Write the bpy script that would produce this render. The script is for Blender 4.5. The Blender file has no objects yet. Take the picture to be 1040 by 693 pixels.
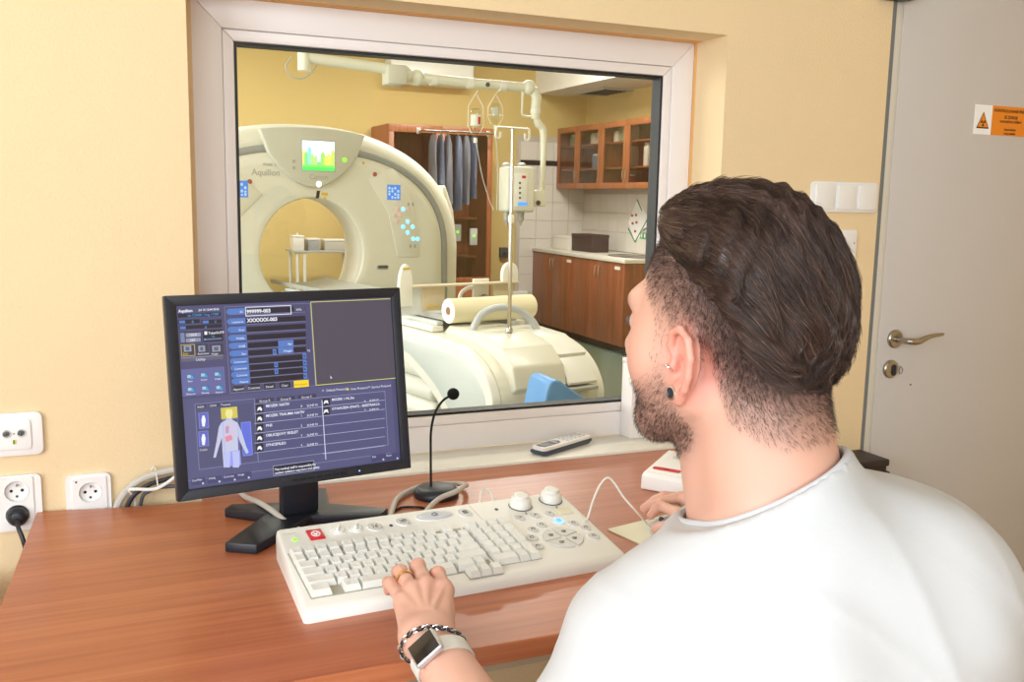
import bpy, bmesh, math, random
import numpy as np
from mathutils import Matrix, Vector, Euler
random.seed(7); rng = np.random.default_rng(7)
scene = bpy.context.scene
C = scene.collection
PI = math.pi
R = math.radians

# ------------------------------------------------------------------ camera
# world: x to the right along the window wall, y through the window wall (its control-room face is y=0), z up
FPX, YAW, PITCH, ROLL = 965.5, .41288, .14831, .01954
CAM = np.array([0., -2., 1.37])
_f = np.array([math.sin(YAW)*math.cos(PITCH), math.cos(YAW)*math.cos(PITCH), -math.sin(PITCH)])
_r = np.array([math.cos(YAW), -math.sin(YAW), 0.]); _u = np.cross(_r, _f)
_r, _u = math.cos(ROLL)*_r+math.sin(ROLL)*_u, -math.sin(ROLL)*_r+math.cos(ROLL)*_u
cam = bpy.data.cameras.new('camera'); camo = bpy.data.objects.new('camera', cam); C.objects.link(camo)
cam.sensor_width = 36; cam.lens = FPX/1040*36; cam.clip_start = .02; cam.clip_end = 60
camo.matrix_world = Matrix(((_r[0], _u[0], -_f[0], CAM[0]), (_r[1], _u[1], -_f[1], CAM[1]), (_r[2], _u[2], -_f[2], CAM[2]), (0, 0, 0, 1)))
scene.camera = camo
def ray(px, py): return _r*(px-520)/FPX - _u*(py-346.5)/FPX + _f
def at(px, py, ax, val):
    d = ray(px, py); return CAM+d*((val-CAM[ax])/d[ax])
def atd(px, py, d): return CAM+ray(px, py)*d

# ------------------------------------------------------------------ world, lights, exposure
wd = bpy.data.worlds.new('sky'); scene.world = wd; wd.use_nodes = True
bg = wd.node_tree.nodes['Background']; bg.inputs[0].default_value = (.80, .90, 1, 1); bg.inputs[1].default_value = 1.0
vs = scene.view_settings
vs.view_transform = 'Standard'; vs.look = 'None'; vs.gamma = 1; vs.use_curve_mapping = False
vs.exposure = 0.48
def area(name, loc, target, sx, sy, power, col=(1, 1, 1)):
    l = bpy.data.lights.new(name, 'AREA'); l.shape = 'RECTANGLE'; l.size = sx; l.size_y = sy; l.energy = power; l.color = col
    o = bpy.data.objects.new(name, l); C.objects.link(o); o.location = loc
    o.rotation_euler = (Vector(target)-Vector(loc)).to_track_quat('-Z', 'Y').to_euler()
    return o
# daylight coming in at the control room's windows (left wall and the wall behind the camera)
area('daylight_left', (-2.02, -2.35, 1.65), (0, -1.9, 1.4), 1.9, 1.45, 58, (.84, .93, 1))
area('daylight_back', (-.55, -3.93, 1.72), (.2, -1, 1.3), 2.1, 1.5, 36, (.84, .93, 1))
# daylight at the scanner room's windows (left wall, out of sight)
area('daylight_scanner_room', (-1.95, 3.2, 1.6), (1, 3.4, 1.3), 3.0, 1.5, 95, (1, .99, .96))

# ------------------------------------------------------------------ materials
def lin(c):
    c = [v/255 for v in c]
    return tuple(v/12.92 if v <= .04045 else ((v+.055)/1.055)**2.4 for v in c)
MATS = {}
def M(name, col, rough=.5, metal=0, bump=None, var=None, coat=0, spec=.5, emit=0, alpha=1, trans=0, sss=0, attr=None):
    m = bpy.data.materials.new(name); m.use_nodes = True; nt = m.node_tree; b = nt.nodes['Principled BSDF']
    c = (*lin(col), 1)
    b.inputs['Base Color'].default_value = c; b.inputs['Roughness'].default_value = rough
    b.inputs['Metallic'].default_value = metal; b.inputs['Coat Weight'].default_value = coat
    b.inputs['Specular IOR Level'].default_value = spec; b.inputs['Alpha'].default_value = alpha
    b.inputs['Transmission Weight'].default_value = trans
    if sss:
        b.inputs['Subsurface Weight'].default_value = sss; b.inputs['Subsurface Radius'].default_value = (.012, .005, .003); b.inputs['Subsurface Scale'].default_value = .6
    if emit: b.inputs['Emission Color'].default_value = c; b.inputs['Emission Strength'].default_value = emit
    tc = nt.nodes.new('ShaderNodeTexCoord')
    if var:   # (scale, amount)
        n = nt.nodes.new('ShaderNodeTexNoise'); n.inputs['Scale'].default_value = var[0]; n.inputs['Detail'].default_value = 5
        nt.links.new(tc.outputs['Object'], n.inputs['Vector'])
        mx = nt.nodes.new('ShaderNodeMix'); mx.data_type = 'RGBA'
        mx.inputs[6].default_value = tuple(v*(1-var[1]) for v in c[:3])+(1,); mx.inputs[7].default_value = tuple(min(1, v*(1+var[1])) for v in c[:3])+(1,)
        nt.links.new(n.outputs['Fac'], mx.inputs[0]); nt.links.new(mx.outputs[2], b.inputs['Base Color'])
    if attr:
        a = nt.nodes.new('ShaderNodeAttribute'); a.attribute_name = attr
        nt.links.new(a.outputs['Color'], b.inputs['Base Color'])
        if emit: nt.links.new(a.outputs['Color'], b.inputs['Emission Color'])
    if bump:  # (scale, strength, distance)
        n = nt.nodes.new('ShaderNodeTexNoise'); n.inputs['Scale'].default_value = bump[0]; n.inputs['Detail'].default_value = 4
        nt.links.new(tc.outputs['Object'], n.inputs['Vector'])
        bp = nt.nodes.new('ShaderNodeBump'); bp.inputs['Strength'].default_value = bump[1]; bp.inputs['Distance'].default_value = bump[2]
        nt.links.new(n.outputs['Fac'], bp.inputs['Height']); nt.links.new(bp.outputs['Normal'], b.inputs['Normal'])
    MATS[name] = m
    return m
def wood(name, c1, c2, axis=0, rough=.35, scale=1.0, coat=.15):
    m = bpy.data.materials.new(name); m.use_nodes = True; nt = m.node_tree; b = nt.nodes['Principled BSDF']
    b.inputs['Roughness'].default_value = rough; b.inputs['Coat Weight'].default_value = coat; b.inputs['Coat Roughness'].default_value = .38
    tc = nt.nodes.new('ShaderNodeTexCoord'); mp = nt.nodes.new('ShaderNodeMapping')
    s = [7*scale]*3; s[axis] = .8*scale; mp.inputs['Scale'].default_value = s
    nt.links.new(tc.outputs['Object'], mp.inputs['Vector'])
    n1 = nt.nodes.new('ShaderNodeTexNoise'); n1.inputs['Scale'].default_value = 1.6; n1.inputs['Detail'].default_value = 6; n1.inputs['Distortion'].default_value = 1.2
    nt.links.new(mp.outputs[0], n1.inputs['Vector'])
    mp2 = nt.nodes.new('ShaderNodeMapping'); s2 = [90*scale]*3; s2[axis] = 2.2*scale; mp2.inputs['Scale'].default_value = s2
    nt.links.new(tc.outputs['Object'], mp2.inputs['Vector'])
    n2 = nt.nodes.new('ShaderNodeTexNoise'); n2.inputs['Scale'].default_value = 1; n2.inputs['Detail'].default_value = 3
    nt.links.new(mp2.outputs[0], n2.inputs['Vector'])
    ad = nt.nodes.new('ShaderNodeMath'); ad.operation = 'MULTIPLY_ADD'; ad.inputs[1].default_value = .60
    nt.links.new(n2.outputs['Fac'], ad.inputs[0]); 
    ml = nt.nodes.new('ShaderNodeMath'); ml.operation = 'MULTIPLY'; ml.inputs[1].default_value = .42
    nt.links.new(n1.outputs['Fac'], ml.inputs[0]); nt.links.new(ml.outputs[0], ad.inputs[2])
    rp = nt.nodes.new('ShaderNodeValToRGB'); rp.color_ramp.elements[0].position = .36; rp.color_ramp.elements[1].position = .66
    rp.color_ramp.elements[0].color = (*lin(c1), 1); rp.color_ramp.elements[1].color = (*lin(c2), 1)
    nt.links.new(ad.outputs[0], rp.inputs[0]); nt.links.new(rp.outputs[0], b.inputs['Base Color'])
    MATS[name] = m; return m
def glassmat(name, tint=(1, 1, 1), ior=1.5, boost=1.0):
    m = bpy.data.materials.new(name); m.use_nodes = True; nt = m.node_tree; nt.nodes.clear()
    out = nt.nodes.new('ShaderNodeOutputMaterial'); t = nt.nodes.new('ShaderNodeBsdfTransparent'); g = nt.nodes.new('ShaderNodeBsdfGlossy')
    t.inputs[0].default_value = (*tint, 1); g.inputs['Roughness'].default_value = 0.0
    ge = nt.nodes.new('ShaderNodeNewGeometry'); dt = nt.nodes.new('ShaderNodeVectorMath'); dt.operation = 'DOT_PRODUCT'
    nt.links.new(ge.outputs['Normal'], dt.inputs[0]); nt.links.new(ge.outputs['Incoming'], dt.inputs[1])
    def mth(op, a, b_):
        n = nt.nodes.new('ShaderNodeMath'); n.operation = op
        for k, v in ((0, a), (1, b_)):
            if isinstance(v, (int, float)): n.inputs[k].default_value = v
            elif v is not None: nt.links.new(v, n.inputs[k])
        return n
    f0 = ((ior-1)/(ior+1))**2      # Schlick reflectance, the same from both sides of a thin pane
    fr = mth('ADD', mth('MULTIPLY', mth('POWER', mth('SUBTRACT', 1.0, mth('ABSOLUTE', dt.outputs['Value'], None).outputs[0]).outputs[0], 5.0).outputs[0], 1-f0).outputs[0], f0)
    ml = nt.nodes.new('ShaderNodeMath'); ml.operation = 'MULTIPLY'; ml.inputs[1].default_value = boost; ml.use_clamp = True
    mx = nt.nodes.new('ShaderNodeMixShader')
    nt.links.new(fr.outputs[0], ml.inputs[0]); nt.links.new(ml.outputs[0], mx.inputs[0]); nt.links.new(t.outputs[0], mx.inputs[1]); nt.links.new(g.outputs[0], mx.inputs[2]); nt.links.new(mx.outputs[0], out.inputs[0])
    MATS[name] = m; return m
M('plaster', (235, 210, 168), .85, bump=(160, .35, .004), var=(3, .04))
M('plaster_yellow', (212, 187, 122), .85, var=(2, .03))
M('ceiling_white', (236, 232, 222), .9)
M('floor_beige', (196, 176, 152), .5, var=(6, .08))
M('floor_green', (96, 112, 92), .35, var=(14, .12))
M('white_pvc', (238, 232, 230), .35)
M('white_sill', (240, 238, 228), .3, coat=.2)
M('white_plastic', (240, 238, 236), .38)
M('gasket', (14, 18, 24), .5)
M('black_plastic', (27, 30, 40), .42, bump=(500, .1, .0005))
M('black_matte', (12, 12, 14), .75)
M('foam', (8, 8, 10), .95, bump=(900, .5, .001))
M('door_paint', (204, 198, 194), .55, var=(5, .025), bump=(40, .08, .001))
M('door_edge', (214, 208, 196), .5)
M('grey_seal', (120, 124, 126), .6)
M('nickel', (168, 160, 148), .3, metal=1)
M('chrome', (220, 222, 225), .15, metal=1)
M('beige_plastic', (232, 230, 224), .42, bump=(700, .05, .0004))
M('key_plastic', (228, 227, 221), .45)
M('button_grey', (205, 203, 198), .4)
M('red_plastic', (205, 40, 48), .4)
M('print_dark', (70, 70, 74), .6)
M('print_black', (18, 14, 12), .6)
M('print_white', (250, 250, 250), .6)
M('led_green', (120, 235, 30), .4, emit=1.2)
M('led_blue', (120, 175, 255), .4, emit=1.0)
M('cable_grey', (196, 190, 180), .55)
M('cable_white', (236, 236, 232), .45)
M('cable_dark', (70, 72, 80), .5)
M('mousepad', (226, 222, 196), .6)
M('silver_plastic', (196, 198, 204), .35)
M('orange_print', (238, 140, 28), .5)
M('dark_cabinet', (44, 34, 34), .5)
M('phone_dark', (70, 76, 92), .35)
M('clear_plastic', (235, 240, 248), .12, alpha=.45)
M('ink_blue', (60, 90, 170), .6)
wood('desk_wood', (164, 88, 52), (190, 114, 74), 0, .33)
wood('desk_edge_wood', (146, 76, 44), (182, 106, 68), 0, .38)
wood('cabinet_wood', (118, 62, 36), (158, 90, 56), 2, .4)
wood('cabinet_frame_wood', (138, 78, 42), (172, 106, 64), 2, .4)
wood('wardrobe_wood', (138, 70, 40), (176, 98, 62), 2, .45)
glassmat('window_glass', (.975, .985, .97), 1.5, 1.0)
glassmat('cabinet_glass', (.90, .88, .84), 1.45, 1.0)
glassmat('bottle_glass', (.92, .94, .92), 1.4, 1.0)

# ------------------------------------------------------------------ geometry helpers
class B:
    """collects polygons; build() links them as one mesh object"""
    def __init__(s): s.v = []; s.f = []
    def add(s, v, f):
        n = len(s.v); s.v += [tuple(map(float, p)) for p in v]; s.f += [tuple(i+n for i in q) for q in f]; return s
    def addbm(s, bm, mtx=None):
        if mtx is not None: bm.transform(mtx)
        bm.verts.index_update(); s.add([v.co[:] for v in bm.verts], [[v.index for v in f.verts] for f in bm.faces]); bm.free(); return s
    def box(s, c, d, bev=0, seg=2, mtx=None):
        bm = bmesh.new(); bmesh.ops.create_cube(bm, size=1)
        for v in bm.verts: v.co = Vector((v.co.x*d[0], v.co.y*d[1], v.co.z*d[2]))
        if bev: bmesh.ops.bevel(bm, geom=list(bm.edges), offset=min(bev, min(d)*.49), segments=seg, profile=.5, affect='EDGES')
        m = Matrix.Translation(c)
        return s.addbm(bm, mtx @ m if mtx is not None else m)
    def bx(s, x0, x1, y0, y1, z0, z1, bev=0, seg=2): return s.box(((x0+x1)/2, (y0+y1)/2, (z0+z1)/2), (x1-x0, y1-y0, z1-z0), bev, seg)
    def tube(s, path, r, n=8, smooth=0, closed=False, caps=True):
        P = [Vector(p) for p in path]
        if smooth: P = catmull(P, smooth, closed)
        k = len(P); rr = [r]*k if not hasattr(r, '__len__') else list(np.interp(np.linspace(0, 1, k), np.linspace(0, 1, len(r)), r))
        T = []
        for i in range(k):
            a = P[(i-1) % k] if (closed or i > 0) else P[i]; b = P[(i+1) % k] if (closed or i < k-1) else P[i]
            T.append((b-a).normalized() if (b-a).length > 1e-9 else Vector((0, 0, 1)))
        up = Vector((0, 0, 1)) if abs(T[0].z) < .9 else Vector((1, 0, 0))
        N = (up - T[0]*up.dot(T[0])).normalized(); V = []
        for i in range(k):
            N = (N - T[i]*N.dot(T[i])).normalized(); Bn = T[i].cross(N)
            for j in range(n): a = 2*PI*j/n; V.append(P[i]+(N*math.cos(a)+Bn*math.sin(a))*rr[i])
        F = []
        for i in range(k if closed else k-1):
            for j in range(n):
                i2 = (i+1) % k; F.append((i*n+j, i*n+(j+1) % n, i2*n+(j+1) % n, i2*n+j))
        if caps and not closed: F.append(tuple(range(n-1, -1, -1))); F.append(tuple((k-1)*n+j for j in range(n)))
        return s.add(V, F)
    def cyl(s, a, b, r, r2=None, n=24): return s.tube([a, b], [r, r if r2 is None else r2], n)
    def lathe(s, prof, o=(0, 0, 0), axis=(0, 0, 1), n=32):
        """prof: list of (radius, height)"""
        ax = Vector(axis).normalized(); q = ax.to_track_quat('Z', 'Y').to_matrix(); o = Vector(o); V = []
        for r, h in prof:
            for j in range(n): a = 2*PI*j/n; V.append(o+q @ Vector((r*math.cos(a), r*math.sin(a), h)))
        F = []
        for i in range(len(prof)-1):
            for j in range(n): F.append((i*n+j, i*n+(j+1) % n, (i+1)*n+(j+1) % n, (i+1)*n+j))
        F.append(tuple(range(n-1, -1, -1))); F.append(tuple((len(prof)-1)*n+j for j in range(n)))
        return s.add(V, F)
    def prism(s, poly, o, ex, ey, h, bev=0, seg=2):
        """polygon in the (ex, ey) plane through o, extruded by h along ex x ey"""
        o, ex, ey = Vector(o), Vector(ex).normalized(), Vector(ey).normalized(); ez = ex.cross(ey)
        bm = bmesh.new(); a = [bm.verts.new(o+ex*p[0]+ey*p[1]) for p in poly]; f = bm.faces.new(a)
        r = bmesh.ops.extrude_face_region(bm, geom=[f])
        bmesh.ops.translate(bm, vec=ez*h, verts=[v for v in r['geom'] if isinstance(v, bmesh.types.BMVert)])
        bmesh.ops.recalc_face_normals(bm, faces=list(bm.faces))
        if bev: bmesh.ops.bevel(bm, geom=list(bm.edges), offset=bev, segments=seg, profile=.5, affect='EDGES', clamp_overlap=True)
        return s.addbm(bm)
    def flat(s, poly, o, ex, ey): 
        o, ex, ey = Vector(o), Vector(ex).normalized(), Vector(ey).normalized()
        return s.add([o+ex*p[0]+ey*p[1] for p in poly], [tuple(range(len(poly)))])
    def ell(s, c, r, n=16, m=10, mtx=None):
        V = []; c = Vector(c)
        for i in range(m+1):
            t = PI*i/m
            for j in range(n):
                a = 2*PI*j/n; p = Vector((r[0]*math.sin(t)*math.cos(a), r[1]*math.sin(t)*math.sin(a), r[2]*math.cos(t)))
                V.append(c+(mtx @ p if mtx else p))
        return s.add(V, [(i*n+j, (i+1)*n+j, (i+1)*n+(j+1) % n, i*n+(j+1) % n) for i in range(m) for j in range(n)])
    def build(s, name, mat, parent=None, world=False, smooth=35, attr=None): 
        me = bpy.data.meshes.new(name); V = s.v
        if world and parent is not None:
            iv = WM[parent.name].inverted(); V = [iv @ Vector(p) for p in V]
        me.from_pydata(V, [], s.f); me.validate(verbose=False)
        bm = bmesh.new(); bm.from_mesh(me); bmesh.ops.remove_doubles(bm, verts=list(bm.verts), dist=1e-6); bmesh.ops.recalc_face_normals(bm, faces=list(bm.faces)) if attr is None else None; bm.to_mesh(me); bm.free()
        return link(name, me, mat, parent, smooth)
def link(name, me, mat, parent=None, smooth=35):
    me.materials.append(MATS[mat] if isinstance(mat, str) else mat)
    if smooth:
        for p in me.polygons: p.use_smooth = True
        me.set_sharp_from_angle(angle=R(smooth))
    o = bpy.data.objects.new(name, me); C.objects.link(o)
    if parent is not None: o.parent = parent
    return o
def catmull(P, k, closed=False):
    n = len(P); out = []
    for i in range(n if closed else n-1):
        g = lambda j: P[j % n] if closed else P[max(0, min(n-1, j))]
        p0, p1, p2, p3 = g(i-1), g(i), g(i+1), g(i+2)
        for t in [q/k for q in range(k)]:
            out.append(.5*((2*p1)+(p2-p0)*t+(2*p0-5*p1+4*p2-p3)*t*t+(3*p1-p0-3*p2+p3)*t**3))
    if not closed: out.append(P[-1].copy())
    return out
def circ(r, n=24, cx=0, cy=0, ry=None): return [(cx+r*math.cos(2*PI*i/n), cy+(r if ry is None else ry)*math.sin(2*PI*i/n)) for i in range(n)]
def rrect(w, h, r, k=4, cx=0, cy=0):
    o = []
    for qx, qy, a0 in ((1, 1, 0), (-1, 1, 90), (-1, -1, 180), (1, -1, 270)):
        for i in range(k+1): a = R(a0+90*i/k); o.append((cx+qx*(w/2-r)+r*math.cos(a), cy+qy*(h/2-r)+r*math.sin(a)))
    return o
WM = {}
def thing(name, label, cat, loc=(0, 0, 0), rotz=0, group=None):
    o = bpy.data.objects.new(name, None); C.objects.link(o); o.empty_display_size = .05
    o.location = loc; o.rotation_euler = (0, 0, rotz); WM[o.name] = Matrix.Translation(loc) @ Matrix.Rotation(rotz, 4, 'Z')
    o['label'] = label; o['category'] = cat
    if group: o['group'] = group
    return o
def tag(o, label, cat, group=None):
    o['label'] = label; o['category'] = cat
    if group: o['group'] = group
    return o
def struct(o, label=None):
    o['kind'] = 'structure'
    if label: o['label'] = label
    return o
def copy_part(src, parent, loc=(0, 0, 0), rot=(0, 0, 0), name=None):
    c = src.copy(); C.objects.link(c); c.parent = parent; c.location = loc; c.rotation_euler = rot
    return c
def text_geo(body, size, align='LEFT', bold=0):
    cu = bpy.data.curves.new('t', 'FONT'); cu.body = body; cu.size = size; cu.align_x = align; cu.align_y = 'CENTER'; cu.resolution_u = 2; cu.offset = bold
    o = bpy.data.objects.new('t', cu); me = o.to_mesh()
    v = [tuple(p.co) for p in me.vertices]; f = [tuple(p.vertices) for p in me.polygons]
    o.to_mesh_clear(); bpy.data.objects.remove(o); bpy.data.curves.remove(cu)
    return v, f
def put_text(b, body, size, o, ex, ey, align='LEFT', bold=0, sx=1):
    v, f = text_geo(body, size, align, bold); o, ex, ey = Vector(o), Vector(ex).normalized(), Vector(ey).normalized()
    return b.add([o+ex*p[0]*sx+ey*p[1] for p in v], f)

# ================================================================== THE CONTROL ROOM
XL, XR, YB, ZC, WT = -1.9, 3.3, -3.8, 2.7, .30
def boxes(*L):
    b = B()
    for q in L: b.bx(*q)
    return b
OX0, OX1, OZ0, OZ1 = .177, 1.436, .735, 1.776       # observation window opening
DX0, DX1, DZ1 = 1.957, 2.80, 1.99                    # door opening
struct(boxes((XL-.2, OX0, 0, WT, -.06, 3.1), (OX0, OX1, 0, WT, OZ1, 3.1), (OX0, OX1, 0, WT, -.06, OZ0), (OX1, DX0, 0, WT, -.06, 3.1),
             (DX0, DX1, 0, WT, DZ1, 3.1), (DX1, XR+2, 0, WT, -.06, 3.1)).build('wall_front', 'plaster', smooth=0), 'cream plaster wall around the observation window')
struct(boxes((XL-.2, XL, YB, -3.4, 0, ZC), (XL-.2, XL, -1.3, 0, 0, ZC), (XL-.2, XL, -3.4, -1.3, 0, .9), (XL-.2, XL, -3.4, -1.3, 2.4, ZC)).build('wall_left', 'plaster', smooth=0))
struct(boxes((XR, XR+.2, YB, 0, 0, ZC)).build('wall_right', 'plaster', smooth=0))
struct(boxes((XL-.2, -1.65, YB-.2, YB, 0, ZC), (.6, XR+.2, YB-.2, YB, 0, ZC), (-1.65, .6, YB-.2, YB, 0, .95), (-1.65, .6, YB-.2, YB, 2.5, ZC)).build('wall_back', 'plaster', smooth=0))
struct(boxes((XL-.2, XR+.2, YB-.2, 0, -.1, 0)).build('floor', 'floor_beige', smooth=0))
struct(boxes((XL-.2, XR+.2, YB-.2, 0, ZC, ZC+.1)).build('ceiling', 'ceiling_white', smooth=0))
# the daylight windows of the control room: frames with a mullion
def plain_window(name, axis, pos, a0, a1, z0, z1):
    w = B(); t = .06
    def bar(p0, p1, q0, q1):
        if axis == 'x': w.bx(pos-.03, pos+.03, p0, p1, q0, q1, .004)
        else: w.bx(p0, p1, pos-.03, pos+.03, q0, q1, .004)
    bar(a0, a1, z0, z0+t); bar(a0, a1, z1-t, z1); bar(a0, a0+t, z0+t, z1-t); bar(a1-t, a1, z0+t, z1-t); m = (a0+a1)/2; bar(m-.04, m+.04, z0+t, z1-t)
    return struct(w.build(name, 'white_pvc'))
plain_window('window_2', 'x', XL-.06, -3.4, -1.3, .9, 2.4)
plain_window('window_3', 'y', YB-.06, -1.65, .6, .95, 2.5)

# observation window: mitred white frame, beads, black gasket, pane
FY = .14
w1 = bpy.data.objects.new('window_1', None); C.objects.link(w1); struct(w1, 'white framed observation window'); w1.location = (0, FY, 0); WM['window_1'] = Matrix.Translation((0, FY, 0))
def ring4(x0, x1, z0, z1, t, y0, y1, name, mat, bev=.003):
    Q = [[(x0, z0), (x1, z0), (x1-t, z0+t), (x0+t, z0+t)], [(x0, z1), (x0+t, z1-t), (x1-t, z1-t), (x1, z1)],
         [(x0, z0), (x0+t, z0+t), (x0+t, z1-t), (x0, z1)], [(x1, z0), (x1, z1), (x1-t, z1-t), (x1-t, z0+t)]]
    for q in Q: B().prism(q, (0, y1, 0), (1, 0, 0), (0, 0, 1), y1-y0, bev).build(name, mat, w1, world=True)
fx0, fx1, fz0, fz1 = .198, 1.4355, .757, 1.7755
ring4(fx0, fx1, fz0, fz1, .062, FY, FY+.075, 'frame_rail', 'white_pvc')
ring4(fx0+.0625, fx1-.0625, fz0+.0625, fz1-.0625, .024, FY+.004, FY+.06, 'glazing_bead', 'white_pvc', .004)
ring4(fx0+.087, fx1-.087, fz0+.087, fz1-.087, .0055, FY+.008, FY+.05, 'gasket', 'gasket', 0)
B().bx(fx0+.09, fx1-.09, FY+.026, FY+.032, fz0+.09, fz1-.09).build('pane', 'window_glass', w1, world=True)
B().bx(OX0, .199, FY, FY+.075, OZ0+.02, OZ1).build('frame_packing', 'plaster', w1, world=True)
M('orange_paint_shade', (228, 174, 108), .85)  # orange paint by the frame; on the left reveal also its shade, painted in
for q in ((OX0, OX0+.0012, .02, FY, .757, OZ1), (OX0, OX1, .105, FY, OZ1-.0012, OZ1-.0001), (OX1-.0012, OX1, .129, FY, .757, OZ1)): B().bx(*q).build('paint_shade_band', 'orange_paint_shade', w1, world=True)
# sill
struct(B().bx(OX0-.0, OX1+.02, -.014, FY, OZ0, .7572, .003).build('trim_1', 'white_sill'), 'white window sill board')

# door on the right
d1 = bpy.data.objects.new('door_1', None); C.objects.link(d1); d1.location = (DX0, 0, 0); WM['door_1'] = Matrix.Translation((DX0, 0, 0)); struct(d1, 'grey painted door with a lever handle')
b = B(); b.bx(DX0, DX0+.017, .004, .1, 0, DZ1); b.bx(DX0+.017, DX1, .004, .1, DZ1-.017, DZ1); b.bx(DX1-.017, DX1, .004, .1, 0, DZ1-.017); b.build('seal_strip', 'grey_seal', d1, True)
B().bx(DX0+.018, DX0+.043, .006, .05, .01, DZ1-.018, .002).build('edge_strip', 'door_edge', d1, True)
B().bx(DX0+.0435, DX1-.018, .0045, .05, .01, DZ1-.018, .002).build('door_leaf', 'door_paint', d1, True)
hx, hz = 2.057, 1.0
h = B().lathe([(.026, 0), (.026, .006), (.023, .0095), (.012, .011)], (hx, .0045, hz), (0, -1, 0)).build('handle_rose', 'nickel', d1, True)
B().tube([(hx, -.004, hz), (hx, -.04, hz), (hx+.008, -.052, hz), (hx+.03, -.056, hz+.0), (hx+.07, -.055, hz+.012), (hx+.125, -.052, hz+.016)], [.0085, .0085, .0095, .009, .0065, .004], 12, 6).build('lever', 'nickel', d1, True)
B().lathe([(.026, 0), (.026, .006), (.023, .0095), (.012, .010)], (2.049, .0045, .914), (0, -1, 0)).build('lock_rose', 'nickel', d1, True)
B().prism(rrect(.015, .032, .0074, 5), (2.054, -.0045, .912), (1, 0, 0), (0, 0, 1), .004).build('lock_cylinder', 'black_plastic', d1, True)
B().tube([(2.090+.0065*math.cos(a), .003, .908+.0105*math.sin(a)) for a in np.linspace(0, 2*PI, 20, endpoint=False)], .0008, 6, closed=True).build('pencil_ring', 'print_dark', d1, True)
B().bx(2.13, 2.1345, .002, .0046, .862, .865).build('nick', 'print_dark', d1, True)
b = B(); b.bx(1.90, 1.985, -.035, -.001, 1.905, 1.965, .004); b.bx(1.975, 2.01, -.03, .002, 1.91, 1.94, .003); b.build('door_closer_bracket', 'black_plastic', d1, True)
# warning sign on the door
sg = thing('warning_sign', 'white and orange radiation warning sticker on the grey door', 'sign', (2.29, .0045, 1.578))
sx0, sz0, sz1 = 2.291, 1.578, 1.660; sx1 = sx0+.068; sx2 = sx1+.175
B().bx(sx0, sx1, .0033, .0045, sz0, sz1).build('white_field', 'print_white', sg, True)
B().bx(sx1, sx2, .0033, .0045, sz0, sz1).build('orange_field', 'orange_print', sg, True)
cx, cz = sx0+.034, sz0+.037
def tri(s, y, m, n): B().flat([(-s, -s*.82), (s, -s*.82), (0, s*1.05)], (cx, y, cz), (1, 0, 0), (0, 0, 1)).build(n, m, sg, True, 0)
tri(.025, .0030, 'print_black', 'triangle_border'); tri(.0205, .0027, 'orange_print', 'triangle_field')
b = B()
for a0 in (90-30+60, 240, 0):
    a0 = {120: 120, 240: 240, 0: 0}[a0]
    pts = [(.0025*math.cos(R(a0+t)), .0025*math.sin(R(a0+t))) for t in (-30, 30)]+[(.0095*math.cos(R(a0+t)), .0095*math.sin(R(a0+t))) for t in (30, 15, 0, -15, -30)]
    rot = [(p[0]*math.cos(R(30))-p[1]*math.sin(R(30)), p[0]*math.sin(R(30))+p[1]*math.cos(R(30))) for p in pts]
    b.flat(rot, (cx, .0024, cz-.005), (1, 0, 0), (0, 0, 1))
b.flat(circ(.0017, 12), (cx, .0024, cz-.005), (1, 0, 0), (0, 0, 1)); b.build('trefoil', 'print_black', sg, True, 0)
b = B()
for i, (t, s, z) in enumerate((('KONTROLOVANÉ PÁSMO', .0118, .069), ('SE ZDROJI', .0118, .0515), ('IONIZUJÍCÍHO ZÁŘENÍ', .0085, .039), ('Nepovolaným', .0085, .0175), ('vstup zakázán', .0085, .0065))):
    put_text(b, t, s, ((sx1+sx2)/2-.012, .0024, sz0+z), (1, 0, 0), (0, 0, 1), 'CENTER', .0002)
b.build('lettering', 'print_black', sg, True, 0)

# ---- switches and sockets
def rounded_plate(x0, x1, z0, z1, th=.010, r=.006): return B().prism(rrect(x1-x0, z1-z0, r, 5, (x0+x1)/2, (z0+z1)/2), (0, 0, 0), (1, 0, 0), (0, 0, 1), th, .003)
def plate_holes(x0, x1, z0, z1, holes, th=.010, r=.006, hr=.0205):
    bm = bmesh.new()
    def loop(pts): 
        vs_ = [bm.verts.new((p[0], -th, p[1])) for p in pts]; return [bm.edges.new((vs_[i], vs_[(i+1) % len(vs_)])) for i in range(len(vs_))]
    ed = loop(rrect(x1-x0, z1-z0, r, 5, (x0+x1)/2, (z0+z1)/2))
    for hx_, hz_ in holes: ed += loop(circ(hr, 28, hx_, hz_))
    bmesh.ops.triangle_fill(bm, use_beauty=True, use_dissolve=False, edges=ed)
    fs = list(bm.faces); rr_ = bmesh.ops.extrude_face_region(bm, geom=fs); bmesh.ops.translate(bm, vec=(0, th, 0), verts=[v for v in rr_['geom'] if isinstance(v, bmesh.types.BMVert)])
    bmesh.ops.recalc_face_normals(bm, faces=list(bm.faces)); return B().addbm(bm)
t = thing('light_switch', 'white triple rocker light switch beside the door', 'switch', (1.83, 0, 1.39))
rounded_plate(1.7185, 1.9465, 1.352, 1.432, .008, .011).build('plate', 'white_plastic', t, True)
for i in range(3):
    cx_ = 1.7605+i*.0725
    B().prism(rrect(.060, .066, .007, 5, cx_, 1.392), (0, -.007, 0), (1, 0, 0), (0, 0, 1), .007, .003).build('rocker', 'white_plastic', t, True)
t = thing('thermostat_plate', 'square white wall plate under the triple light switch', 'wall plate', (1.85, 0, 1.27))
rounded_plate(1.80, 1.883, 1.222, 1.305, .008, .006).build('plate', 'white_plastic', t, True)
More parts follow.
